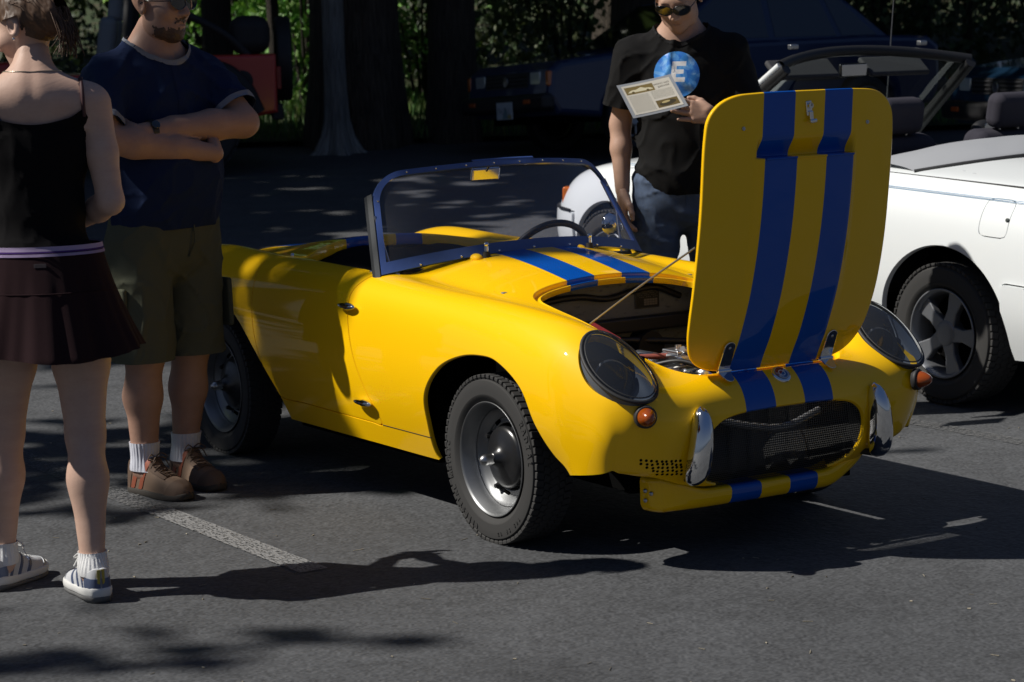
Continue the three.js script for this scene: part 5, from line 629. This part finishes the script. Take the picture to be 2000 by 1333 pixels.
// ---------------- the man with folded arms
{
  const o = thing('person', 'man in a navy T-shirt and olive shorts standing with folded arms, wearing sunglasses', 'person'); o.position.set(-1.255, 0, -8.25); o.rotation.y = .765; o.scale.setScalar(1.055);
  const sk = skin(.42, .25, .185), sh = { R: [-.20, 1.425, -.01], L: [.20, 1.425, -.01] }, el = { R: [-.30, 1.238, .085], L: [.235, 1.266, .165] }, wr = { R: [.075, 1.170, .215], L: [-.190, 1.250, .135] }, hip = { R: [-.10, .92, 0], L: [.10, .92, -.01] }, kn = { R: [-.115, .485, .02], L: [.105, .485, -.02] }, an = { R: [-.115, .085, -.01], L: [.085, .085, -.055] };
  const torso = blend([ell([0, 1.30, .0], [.185, .20, .120]), ell([0, 1.10, .035], [.178, .17, .145]), ell([0, .97, .01], [.178, .13, .130]), bone([-.15, 1.42, -.01], [.15, 1.42, -.01], .062, .062), bone([-.17, 1.43, -.02], [-.03, 1.52, -.02], .045, .055), bone([.17, 1.43, -.02], [.03, 1.52, -.02], .045, .055), bone([0, 1.46, -.02], [0, 1.60, .012], .066, .060)], .07);
  const armF = s => blend([bone(sh[s], mix3(sh[s], el[s], .4), .066, .062), bone(mix3(sh[s], el[s], .4), el[s], .064, .054), bone(el[s], mix3(el[s], wr[s], .3), .050, .054), bone(mix3(el[s], wr[s], .3), mix3(el[s], wr[s], .65), .054, .043), bone(mix3(el[s], wr[s], .65), wr[s], .043, .029)], .02);
  const legF = s => blend([bone(hip[s], kn[s], .095, .066), bone(kn[s], [kn[s][0], .34, kn[s][2] - .025], .060, .066), bone([kn[s][0], .34, kn[s][2] - .022], an[s], .062, .040), bone(an[s], [an[s][0], .04, an[s][2] + .10], .04, .035)], .03);
  const aR = armF('R'), aL = armF('L'), lR = legF('R'), lL = legF('L');
  const bodyF = (x, y, z) => { let d = torso(x, y, z); const a = Math.min(aR(x, y, z), aL(x, y, z)); d = smin(d, a, y > 1.35 ? .05 : .008); return smin(d, Math.min(lR(x, y, z), lL(x, y, z)), .04); };
  const hm = headM([.005, 1.675, .035], .27, .05, 0), hs = headSDF({ jaw: 1.12 }), inv = hm.clone().invert().elements;
  const head = place(netMesh(hs, [-.11, -.15, -.14], [.11, .14, .14], .0042), hm);
  const hR = handBones(wr.R, [.5, .30, -.8], [-.75, .1, -.55], [0, .95, .2], .25), hL = handBones(wr.L, [-.45, -.12, -.88], [.75, 0, -.6], [0, .9, 0], .2);
  part(o, 'body', [netMesh(bodyF, [-.36, .0, -.22], [.36, 1.63, .33], .0125), head, netMesh(hR.f, hR.lo, hR.hi, .0045), netMesh(hL.f, hL.lo, hL.hi, .0045)], sk);
  // T-shirt
  const stors = blend([ell([0, 1.30, .0], [.198, .21, .134]), ell([0, 1.10, .038], [.196, .18, .162]), ell([0, .965, .012], [.198, .14, .152]), bone([-.15, 1.415, -.012], [.15, 1.415, -.012], .073, .073), bone([-.18, 1.43, -.02], [-.03, 1.525, -.018], .052, .062), bone([.18, 1.43, -.02], [.03, 1.525, -.018], .052, .062), bone([0, 1.45, -.02], [0, 1.57, .012], .088, .078)], .06), slv = s => bone(sh[s], mix3(sh[s], el[s], .85), .078, .080), sR = slv('R'), sL = slv('L');
  const shirtF = wrinkle((x, y, z) => smin(smin(stors(x, y, z), sR(x, y, z), .035), sL(x, y, z), .035), .010, 6, 5, 2.3);
  const tOn = (s, x, y, z) => { const a = sh[s], b = el[s], d = [b[0] - a[0], b[1] - a[1], b[2] - a[2]], L = d[0] ** 2 + d[1] ** 2 + d[2] ** 2; return ((x - a[0]) * d[0] + (y - a[1]) * d[1] + (z - a[2]) * d[2]) / L; };
  const cuffT = (cut) => (x, y, z) => { let g = 1; for (const s of ['R', 'L']) if ((s === 'R' ? sR : sL)(x, y, z) < stors(x, y, z) + .012) g = Math.min(g, (cut - tOn(s, x, y, z)) * .25); return g; };
  const neckF = (x, y, z) => 1.516 - .50 * z + 1.5 * Math.max(0, Math.hypot(x, z) - .088) - y;
  const shirtNet = netMesh(shirtF, [-.40, .80, -.24], [.40, 1.56, .32], .0115), keep = (cut) => (x, y, z) => Math.min(y - (.915 + .006 * Math.sin(x * 8 + 1)), neckF(x, y, z), cuffT(cut)(x, y, z));
  const navyCloth = cloth(.013, .022, .058), greyRib = cloth(.20, .21, .24); const cs = clip(shirtNet, keep(.80)); part(o, 't_shirt', [cs.geo, rim(cs, [[0, 0], [-.002, .004], [-.01, .006]])], navyCloth);
  const tee = o.children.at(-1); part(tee, 'collar', clip(offset(shirtNet, .0025), (x, y, z) => Math.min(neckF(x, y, z), .021 - neckF(x, y, z), .16 - Math.hypot(x, z))).geo, greyRib);
  part(tee, 'sleeve_cuff', clip(offset(shirtNet, .0025), (x, y, z) => { let g = -1; for (const s of ['R', 'L']) if ((s === 'R' ? sR : sL)(x, y, z) < stors(x, y, z) + .012) { const t = tOn(s, x, y, z); g = Math.max(g, Math.min(.805 - t, t - .715) * .25); } return g; }).geo, greyRib);
  part(tee, 'placket', clip(offset(shirtNet, .002), (x, y, z) => Math.min(.014 - Math.abs(x), y - 1.30, neckF(x, y, z) - .02, z)).geo, cloth(.014, .022, .06));
  // cargo shorts
  const pel = blend([ell([0, .95, .005], [.195, .13, .150]), ell([0, .85, -.01], [.19, .12, .145])], .05), th = s => bone([hip[s][0] * 1.05, .86, hip[s][2]], [kn[s][0] * 1.06, .46, kn[s][2]], .112, .108), tR = th('R'), tL = th('L'), shortsF = wrinkle((x, y, z) => smin(pel(x, y, z), Math.min(tR(x, y, z), tL(x, y, z)), .03), .008, 6, 5, 6.7);
  const olive = cloth(.085, .088, .060); const so = clip(netMesh(shortsF, [-.30, .36, -.24], [.30, 1.02, .22], .012), (x, y, z) => Math.min(y - .468, .99 - y)); part(o, 'shorts', [so.geo, rim(so, [[0, 0], [-.003, .005], [-.02, .007]])], olive);
  part(o.children.at(-1), 'fly_seam', tube([[.012, .93, .162], [.013, .87, .160], [.006, .82, .135]], .003, 10, 5), olive); for (const s of [-1, 1]) part(o.children.at(1), 'cargo_pocket', at(box(.02, .17, .15, .012), s * .222, .64, .0, 0, 0, s * .03), olive);
  // socks, shoes, watch, sunglasses, hair, beard
  const white_ = cloth(.62, .63, .70); for (const [s, y] of [['R', .06], ['L', -.1]]) { sock(o, s === 'R' ? lR : lL, an[s], .084, .182, white_); shoe({ parent: o, pos: [an[s][0], 0, an[s][2] + .015], yaw: y, L: .305, sole: std(.05, .042, .034, .8), upper: std(.185, .12, .08, .78), accent: std(.30, .08, .04, .6), toe: std(.13, .082, .055, .8) }); }
  { const p = mix3(el.L, wr.L, .86), d = V(...wr.L).sub(V(...el.L)).normalize(); const w = part(o, 'watch', align(lathe([[.036, -.012], [.0385, -.010], [.0385, .010], [.036, .012]], 32), [0, 1, 0], d.toArray(), p), M.black); const n = V(-.1, .55, .8).addScaledVector(d, -V(-.1, .55, .8).dot(d)).normalize(); part(w, 'watch_face', align(lathe([[0, .008], [.014, .008], [.016, .005], [.016, -.002]], 24), [0, 1, 0], n.toArray(), V(...p).addScaledVector(n, .037).toArray()), M.blackGloss); }
  sunglasses(o, hm, phys(.02, .022, .025, .03, { clearcoat: 1 }));
  part(o, 'hair', place(hairCap(hs, .008, (x, y, z) => Math.min((y - .035 + .75 * (z - .01)) * -1 > 0 && y < .06 ? -1 : 1, y - (z > .0 ? .045 + .35 * z : -.045 - .1 * (z + .05)), .06 - z + (y - .06) * 1.2) + .004 * noise(x * 60, y * 60, z * 60), .0055, 3), hm), hairMat(.05, .032, .02));
  part(o, 'beard', place(clip(netMesh((x, y, z) => hs(x, y, z) - .0012 - .0030 * fbm(x * 120, y * 120, z * 120, 2), [-.09, -.15, -.02], [.09, -.01, .13], .0034), (x, y, z) => { const lip = Math.hypot(x * .9, (y + .067) * 2.0, 0) - .024, side = -.062 - y + .0 * z + .35 * (z - .05) * (z < .05 ? -1 : 0), mous = Math.min(.031 - Math.abs(x), y + .062, -.043 - y); return Math.max(mous, Math.min(-.078 - y + .25 * Math.max(0, .06 - z) , z - .022, lip)) + .014 * noise(x * 110, y * 110, z * 110) - .003; }).geo, hm), hairMat(.11, .062, .042));
}
// ---------------- the woman seen from behind
{
  const o = thing('person', 'woman in a black camisole and dark pleated skirt seen from behind in running shoes', 'person'); o.position.set(-1.385, 0, -6.715); o.rotation.y = Math.PI + .16; o.scale.setScalar(1.015);
  const sk = skin(.60, .40, .315), sh = { R: [-.168, 1.437, -.01], L: [.168, 1.437, -.01] }, el = { R: [-.205, 1.155, -.035], L: [.215, 1.17, .02] }, wr = { R: [-.10, 1.08, .19], L: [.06, 1.12, .24] }, hip = { R: [-.095, .90, 0], L: [.095, .90, 0] }, kn = { R: [-.112, .475, .01], L: [.112, .475, .02] }, an = { R: [-.105, .085, -.115], L: [.165, .085, .10] };
  kn.R = [-.100, .475, -.045]; kn.L = [.138, .475, .06];
  const torso = blend([ell([0, 1.33, -.005], [.150, .165, .100]), ell([0, 1.14, .0], [.125, .13, .092]), ell([0, .95, -.01], [.168, .13, .118]), bone([-.135, 1.432, -.012], [.135, 1.432, -.012], .048, .048), bone([-.14, 1.45, -.02], [-.02, 1.50, -.018], .034, .044), bone([.14, 1.45, -.02], [.02, 1.50, -.018], .034, .044), bone([0, 1.45, -.02], [-.003, 1.585, .02], .054, .049), ell([.04, 1.455, -.035], [.10, .05, .05]), ell([-.04, 1.455, -.035], [.10, .05, .05]), ell([.06, 1.30, .075], [.06, .06, .05]), ell([-.06, 1.30, .075], [.06, .06, .05])], .06);
  const armF = s => blend([bone(sh[s], mix3(sh[s], el[s], .5), .052, .046), bone(mix3(sh[s], el[s], .5), el[s], .046, .038), bone(el[s], mix3(el[s], wr[s], .35), .038, .038), bone(mix3(el[s], wr[s], .35), wr[s], .038, .025)], .02);
  const legF = s => blend([bone(hip[s], mix3(hip[s], kn[s], .5), .094, .080), bone(mix3(hip[s], kn[s], .5), kn[s], .080, .056), bone(kn[s], mix3(kn[s], an[s], .33), .052, .056), ell(add3(mix3(kn[s], an[s], .33), [0, 0, -.022]), [.046, .105, .040]), bone(mix3(kn[s], an[s], .33), an[s], .054, .034), bone(an[s], [an[s][0], .045, an[s][2] + .09], .034, .03), ell(add3(an[s], [0, -.02, -.03]), [.026, .04, .026])], .03);
  const aR = armF('R'), aL = armF('L'), lR = legF('R'), lL = legF('L');
  const bodyF = (x, y, z) => { let d = torso(x, y, z); d = smin(d, Math.min(aR(x, y, z), aL(x, y, z)), y > 1.36 ? .04 : .006); d = smin(d, Math.min(lR(x, y, z), lL(x, y, z)), .03); return y > 1.30 && z < 0 ? d + .004 * Math.exp(-x * x / .0004) : d; };
  const hm = headM([.012, 1.662, .045], .95, .32, 0, .965), hs = headSDF({ jaw: .88, female: true });
  const hR = handBones(wr.R, [.3, .1, .9], [.8, 0, -.3], [0, .9, 0], .5), hL = handBones(wr.L, [-.6, .3, .6], [-.3, 0, -.9], [0, .9, 0], .4);
  part(o, 'body', [netMesh(bodyF, [-.30, .0, -.24], [.30, 1.62, .32], .0115), place(netMesh(hs, [-.11, -.15, -.14], [.11, .14, .14], .0042), hm), netMesh(hR.f, hR.lo, hR.hi, .0048), netMesh(hL.f, hL.lo, hL.hi, .0048)], sk);
  const topF = wrinkle((x, y, z) => torso(x, y, z) - .007, .0035, 8, 5, 1.2), tn = netMesh(topF, [-.24, .94, -.20], [.24, 1.54, .22], .0095), nearArm = (x, y, z) => Math.abs(x) > .155 && y > 1.25 ? -1 : 1, blackC = cloth(.006, .0055, .006);
  const edge = (x, y, z) => (z < .02 ? 1.405 - .02 * Math.cos(x * 14) + .018 * sstep(.10, .16, Math.abs(x)) : 1.37 + .03 * Math.cos(x * 25)) - y; const tc = clip(tn, (x, y, z) => Math.min(edge(x, y, z), y - 1.005, .172 - Math.abs(x) + (1.36 - y) * .45)); part(o, 'camisole', [tc.geo, rim(tc, [[0, 0], [-.001, .003], [-.008, .004]])], blackC);
  const cam = o.children.at(-1); for (const s of [-1, 1]) { const x = s * .136; part(cam, 'strap', tube(strapPath(bodyF, [[x * 1.10, 1.395, -.12], [x * 1.06, 1.45, -.10], [x, 1.51, -.04], [x, 1.51, .02], [x * .92, 1.43, .09], [x * .8, 1.37, .11]]), .0058, 40, 6), s < 0 ? std(.05, .014, .016, .7) : M.black); } part(cam, 'bra_strap', tube(strapPath(bodyF, [[.10, 1.39, -.12], [.145, 1.45, -.10], [.150, 1.51, -.03], [.14, 1.46, .07]]), .0052, 30, 6), cloth(.10, .10, .13));
  const rad = (y, a) => { const t = clamp((1.035 - y) / .315), px = .172 + .075 * t + .03 * t * t, pz = .124 + .085 * t + .02 * t * t, pl = Math.pow(t, 1.5) * (.011 * Math.sin(a * 7 + .6 + .8 * Math.sin(a * 2)) + .006 * Math.sin(a * 13 + 2 + Math.sin(a * 3)) + .003 * Math.sin(a * 29)); return [(px + pl) * Math.cos(a), (pz + pl) * Math.sin(a) - .012]; };
  const flare = grid(46, 160, (u, v) => { const a = v * 2 * Math.PI, y = 1.035 - u * (.315 + .010 * Math.sin(a * 3 + 1)), [x, z] = rad(y, a); return [x - (u * u) * .006 * sstep(.3, 1, -Math.cos(a)), y, z]; });
  const maroon = cloth(.023, .0108, .0125); part(o, 'skirt', flare, maroon); const skirt = o.children.at(-1);
  for (const [y, h, c] of [[1.034, .013, cloth(.42, .33, .50)], [1.021, .005, cloth(.07, .03, .16)], [1.014, .008, cloth(.36, .28, .44)]]) part(skirt, 'waistband', grid(3, 120, (u, v) => { const a = v * 2 * Math.PI, yy = y + .004 - u * h, [x, z] = rad(Math.min(1.034, yy), a), k = 1.022; return [x * k, yy, (z + .012) * k - .012]; }), c);
  part(skirt, 'hem_seam', tube([...Array(40)].map((_, i) => { const a = i / 40 * 2 * Math.PI, [x, z] = rad(.905, a); return [x * 1.004, .905, (z + .012) * 1.004 - .012]; }), .0018, 120, 5, true), maroon); part(skirt, 'back_label', at(box(.035, .012, .002, .001), .0, .985, -.152, .2, 0, 0), cloth(.06, .05, .055));
  const wc = cloth(.66, .66, .66); const shoeM = std(.50, .51, .53, .55), acc = std(.10, .13, .22, .45, { metalness: .3 }); for (const [s, yw, ] of [['R', .30], ['L', -.55]]) { sock(o, s === 'R' ? lR : lL, an[s], .074, .138, wc); shoe({ parent: o, pos: [an[s][0], 0, an[s][2] - .004], yaw: yw, L: .272, running: true, sole: std(.12, .12, .12, .7), upper: shoeM, accent: acc }); }
  // hair, gathered low at the back, loose strands
  const hb = hairMat(.13, .062, .026); const cap = hairCap((x, y, z) => smin(hs(x, y, z), ell([0, .01, -.105], [.045, .06, .04])(x, y, z), .03), .010, (x, y, z) => Math.min(.052 - z + (y - .055) * .95, y + .075 + (z < -.05 ? .05 : 0) - .9 * Math.max(0, z + .03) * (y < .03 ? 1.2 : 0), Math.abs(x) > .070 && y < .022 && z > -.045 ? -1 : 1) + .003 * noise(x * 70, y * 70, z * 70), .005, 9, .006);
  part(o, 'hair', place(cap, hm), hb); { const r = rng(44), st = []; for (let i = 0; i < 60; i++) { const a = (r() - .5) * 1.6, x0 = .05 * Math.sin(a) + (r() - .5) * .02, L = .02 + .06 * r(); st.push(tube([[x0, -.01 + .03 * r(), -.125 - .02 * r()], [x0 * 1.1 + (r() - .5) * .02, -.05 - .3 * L, -.135 - .015 * r()], [x0 * 1.2 + (r() - .5) * .05, -.06 - L, -.12 + (r() - .5) * .05]], .0011 + .0016 * r(), 8, 4)); } for (let i = 0; i < 46; i++) { const a = r() * 6.28, e = .2 + r() * 1.0; const p = [.085 * Math.cos(a) * Math.cos(e), .032 + .096 * Math.sin(e), -.014 + .106 * Math.sin(a) * Math.cos(e) - .01]; if (p[2] > .05) continue; st.push(tube([p, [p[0] * 1.04 + (r() - .5) * .02, p[1] * 1.03, p[2] - .03], [p[0] + (r() - .5) * .03, p[1] - .03, p[2] - .05]], .0009, 6, 4)); } const g = place(merge(st), hm); const m = part(o.children.at(-1), 'loose_strands', g, hb); m.userData.kind = 'stuff'; }
  const ep = V(.090, -.040, -.010).applyMatrix4(hm); part(o, 'earring', sphere(.0045, ep.x, ep.y, ep.z, 1, 1, 1, 12), M.chrome); part(o, 'necklace', tube([...Array(24)].map((_, i) => { const a = i / 24 * 2 * Math.PI; return snap(bodyF, [.075 * Math.cos(a), 1.515 - .02 * Math.sin(a), .0 + .075 * Math.sin(a)], .001); }), .0014, 80, 5, true), std(.5, .46, .36, .3, { metalness: .8 }));
}
// ---------------- the man reading a leaflet
{
  const Z = -9.5, gy = groundRise(Z), o = thing('person', 'man in a black T-shirt with a blue disc, looking down at a leaflet through sunglasses', 'person'); o.position.set(.730, gy, Z); o.rotation.y = -.06; o.scale.setScalar(1.064);
  const sk = skin(.53, .335, .25), sh = { R: [-.190, 1.428, -.01], L: [.190, 1.428, -.01] }, el = { R: [-.242, 1.165, -.03], L: [.265, 1.16, .02] }, wr = { R: [-.238, .905, .03], L: [.116, 1.200, .203] }, hip = { R: [-.098, .92, 0], L: [.098, .92, 0] }, kn = { R: [-.125, .49, .03], L: [.12, .49, .02] }, an = { R: [-.13, .085, -.01], L: [.13, .085, -.02] };
  const torso = blend([ell([0, 1.31, .0], [.170, .19, .108]), ell([0, 1.12, .005], [.150, .15, .102]), ell([0, .97, .0], [.160, .13, .115]), bone([-.145, 1.42, -.01], [.145, 1.42, -.01], .057, .057), bone([-.15, 1.435, -.02], [-.025, 1.51, -.015], .040, .050), bone([.15, 1.435, -.02], [.025, 1.51, -.015], .040, .050), bone([0, 1.46, -.02], [0, 1.60, .04], .060, .056)], .07);
  const armF = s => blend([bone(sh[s], mix3(sh[s], el[s], .45), .058, .050), bone(mix3(sh[s], el[s], .45), el[s], .050, .041), bone(el[s], mix3(el[s], wr[s], .35), .041, .041), bone(mix3(el[s], wr[s], .35), wr[s], .041, .028)], .02);
  const legF = s => blend([bone(hip[s], kn[s], .092, .062), bone(kn[s], an[s], .060, .040), bone(an[s], [an[s][0], .04, an[s][2] + .12], .04, .034)], .03), aR = armF('R'), aL = armF('L'), lR = legF('R'), lL = legF('L');
  const bodyF = (x, y, z) => { let d = torso(x, y, z); d = smin(d, Math.min(aR(x, y, z), aL(x, y, z)), y > 1.36 ? .045 : .006); return smin(d, Math.min(lR(x, y, z), lL(x, y, z)), .03); };
  const hm = headM([-.012, 1.655, .085], -.22, .58, 0), hs = headSDF({ jaw: 1.0 }); const hR = handBones(wr.R, [.02, -.96, .15], [.9, 0, .2], [.2, 0, .95], .55), hL = handBones(wr.L, [-.93, .22, .18], [-.15, .1, .92], [.05, .9, -.2], .16, { thumb: -.028 });
  part(o, 'body', [netMesh(bodyF, [-.33, .0, -.20], [.35, 1.63, .30], .0125), place(netMesh(hs, [-.11, -.15, -.14], [.11, .14, .14], .0042), hm), netMesh(hR.f, hR.lo, hR.hi, .0042), netMesh(hL.f, hL.lo, hL.hi, .0036)], sk);
  const stors = blend([ell([0, 1.30, .0], [.186, .20, .124]), ell([0, 1.10, .008], [.176, .17, .124]), ell([0, .95, .0], [.184, .13, .136]), bone([-.145, 1.415, -.012], [.145, 1.415, -.012], .069, .069), bone([-.17, 1.43, -.02], [-.025, 1.518, -.015], .048, .058), bone([.17, 1.43, -.02], [.025, 1.518, -.015], .048, .058), bone([0, 1.45, -.02], [0, 1.57, .03], .082, .074)], .06), slv = s => bone(sh[s], mix3(sh[s], el[s], .95), .073, .080), sR = slv('R'), sL = slv('L'), shirtF = wrinkle((x, y, z) => smin(smin(stors(x, y, z), sR(x, y, z), .03), sL(x, y, z), .03), .0105, 5.5, 4.5, 8.8);
  const tOn = (s, x, y, z) => { const a = sh[s], b = el[s], d = [b[0] - a[0], b[1] - a[1], b[2] - a[2]], L = d[0] ** 2 + d[1] ** 2 + d[2] ** 2; return ((x - a[0]) * d[0] + (y - a[1]) * d[1] + (z - a[2]) * d[2]) / L; };
  const neckF = (x, y, z) => 1.522 - .46 * z + 1.5 * Math.max(0, Math.hypot(x, z - .01) - .086) - y, net = netMesh(shirtF, [-.38, .80, -.22], [.40, 1.55, .26], .0115), keep = (x, y, z) => { let g = Math.min(y - .885 - .012 * Math.sin(x * 14 + 1), neckF(x, y, z)); for (const s of ['R', 'L']) if ((s === 'R' ? sR : sL)(x, y, z) < stors(x, y, z) + .006) g = Math.min(g, (.74 - tOn(s, x, y, z)) * .25); return g; };
  const ct = clip(net, keep); const tee = part(o, 't_shirt', [ct.geo, rim(ct, [[0, 0], [-.002, .004], [-.012, .006]])], cloth(.012, .0118, .012)); part(tee, 'collar', clip(offset(net, .002), (x, y, z) => Math.min(neckF(x, y, z), .017 - neckF(x, y, z), .15 - Math.hypot(x, z))).geo, cloth(.019, .019, .02));
  { const cx = -.020, cy = 1.358, R = .088, g = clip(offset(net, .0014), (x, y, z) => Math.min(R - Math.hypot(x - cx, y - cy), z)).geo, p = g.attributes.position, u = new Float32Array(p.count * 2); for (let i = 0; i < p.count; i++) { u[2 * i] = (p.getX(i) - cx) / (2 * R) + .5; u[2 * i + 1] = (p.getY(i) - cy) / (2 * R) + .5; } g.setAttribute('uv', new THREE.BufferAttribute(u, 2));
    part(tee, 'printed_disc', g, phys(1, 1, 1, .45, { map: canvasTex(256, 256, c => { const r = rng(5); c.fillStyle = '#3f8fe0'; c.fillRect(0, 0, 256, 256); for (let i = 0; i < 90; i++) { c.fillStyle = ['rgba(150,205,250,.35)', 'rgba(30,95,200,.30)', 'rgba(200,230,255,.30)'][i % 3]; c.beginPath(); c.ellipse(r() * 256, r() * 256, 10 + 30 * r(), 6 + 14 * r(), r() * 3, 0, 7); c.fill(); } c.fillStyle = '#ffffff'; c.save(); c.translate(132, 112); c.transform(.86, 0, -.1, .86, 0, 0); c.fillRect(-40, -66, 32, 132); c.fillRect(-40, -66, 92, 30); c.fillRect(-40, -14, 80, 28); c.fillRect(-40, 36, 92, 30); c.restore(); }) })); }
  const pel = blend([ell([0, .93, .0], [.172, .12, .125]), ell([0, .85, -.01], [.17, .11, .12])], .05), th = s => blend([bone([hip[s][0], .925, hip[s][2]], kn[s], .102, .078), bone(kn[s], [an[s][0], .06, an[s][2]], .076, .070)], .03), tR = th('R'), tL = th('L'), jeansF = wrinkle((x, y, z) => smin(pel(x, y, z), Math.min(tR(x, y, z), tL(x, y, z)), .025), .008, 5, 9, 4.4); const jc = clip(netMesh(jeansF, [-.24, .0, -.20], [.24, 1.0, .18], .0115), (x, y, z) => Math.min(.985 - y, y - .035)); const denim = dataTex(256, (x, y) => { const n = fbm(x / 30, y / 30, 2.9, 4); return .75 + .5 * n + ((x + y) % 4 < 2 ? .08 : -.04); }); denim.repeat.set(4, 3);
  const dm = std(.085, .125, .21, .9, { map: denim }); const jeans = part(o, 'jeans', jc.geo, dm); part(jeans, 'seam', [tube([[.008, .95, .128], [.010, .88, .126], [.006, .82, .105]], .0028, 12, 5), ...[-1, 1].map(s => tube([[s * .08, .955, .118], [s * .11, .915, .108], [s * .155, .895, .06]], .0026, 14, 5))], dm); part(jeans, 'belt_loop', at(box(.012, .045, .006, .002), .0, .945, .134), std(.12, .15, .2, .9));
  for (const s of ['R', 'L']) shoe({ parent: o, pos: [an[s][0], 0, an[s][2] + .01], yaw: s === 'R' ? -.15 : .15, sole: M.black, upper: std(.04, .035, .03, .7), accent: M.black });
  sunglasses(o, hm, phys(.02, .03, .05, .03, { clearcoat: 1 })); part(o, 'hair', place(hairCap(hs, .009, (x, y, z) => Math.min(y - (z > .0 ? .052 + .3 * z : -.05 - .1 * (z + .05)), .064 - z + (y - .06) * 1.2) + .004 * noise(x * 60, y * 60, z * 60), .0055, 5), hm), hairMat(.09, .055, .03));
  // the laminated leaflet held in his left hand
  const lf = thing('leaflet', 'laminated printed leaflet held by the man in the black T-shirt', 'leaflet'); const A = V(.409, 1.398, -9.120), B = V(.639, 1.440, -9.196), D = V(.560, 1.274, -9.025), X = B.clone().sub(A).normalize(), Yd = D.clone().sub(A).normalize(), Nn = X.clone().cross(Yd).normalize(); const W = .238, H = .178, cen = A.clone().addScaledVector(X, W / 2).addScaledVector(Yd, H / 2); Yd.copy(Nn.clone().cross(X)).normalize();
  lf.matrixAutoUpdate = true; lf.position.copy(cen); lf.quaternion.setFromRotationMatrix(new THREE.Matrix4().makeBasis(X, Yd.clone().negate(), Nn.clone().negate()));
  const bend = g => { const p = g.attributes.position; for (let i = 0; i < p.count; i++) p.setZ(i, p.getZ(i) + .25 * p.getX(i) ** 2 - .1 * p.getX(i) * p.getY(i)); g.computeVertexNormals(); return g; };
  part(lf, 'laminate', bend(new THREE.BoxGeometry(W, H, .0006, 16, 8, 1)), phys(.50, .52, .54, .15, { clearcoat: 1, transmission: .35, thickness: 0 }));
  const prn = canvasTex(512, 384, (c, w, h) => { const r = rng(8); c.fillStyle = '#cfc9bb'; c.fillRect(0, 0, w, h); c.save(); c.fillStyle = '#7d6b3c'; c.fillRect(20, 26, 300, 96); c.fillStyle = '#d8cfae'; c.beginPath(); c.moveTo(40, 100); c.quadraticCurveTo(70, 60, 130, 70); c.lineTo(190, 48); c.lineTo(230, 68); c.quadraticCurveTo(300, 70, 306, 100); c.fill(); c.fillStyle = '#5c4d28'; c.beginPath(); c.arc(95, 102, 15, 0, 7); c.arc(250, 102, 15, 0, 7); c.fill(); c.fillStyle = '#4a4334'; c.font = 'bold 30px serif'; c.save(); c.translate(490, 66); c.scale(-1, 1); c.fillText('Our Cruise', 0, 0); c.fillText('Meeting', 10, 36); c.restore(); c.fillStyle = 'rgba(90,84,70,.55)'; for (const [x0, x1, y0, y1] of [[24, 240, 142, 360], [262, 490, 132, 240]]) for (let y = y0; y < y1; y += 9) for (let x = x0; x < x1 - 10;) { const l = 8 + 22 * r(); c.fillRect(x, y, Math.min(l, x1 - x), 4); x += l + 5; } c.fillStyle = '#6b5a30'; c.fillRect(262, 262, 226, 96); c.fillStyle = '#3f3721'; c.beginPath(); c.ellipse(375, 312, 88, 32, -.1, 0, 7); c.fill(); c.fillStyle = '#b9a874'; c.beginPath(); c.ellipse(360, 296, 46, 13, -.1, 0, 7); c.fill(); c.restore(); });
  const prm = std(1, 1, 1, .6, { map: prn }); for (const s of [-1, 1]) { const g = bend(new THREE.PlaneGeometry(W - .028, H - .024, 16, 8)); if (s < 0) { const u = g.attributes.uv; } part(lf, 'printed_sheet', g.translate(0, 0, s * .0014), prm); }
}
renderer.render(scene, camera);
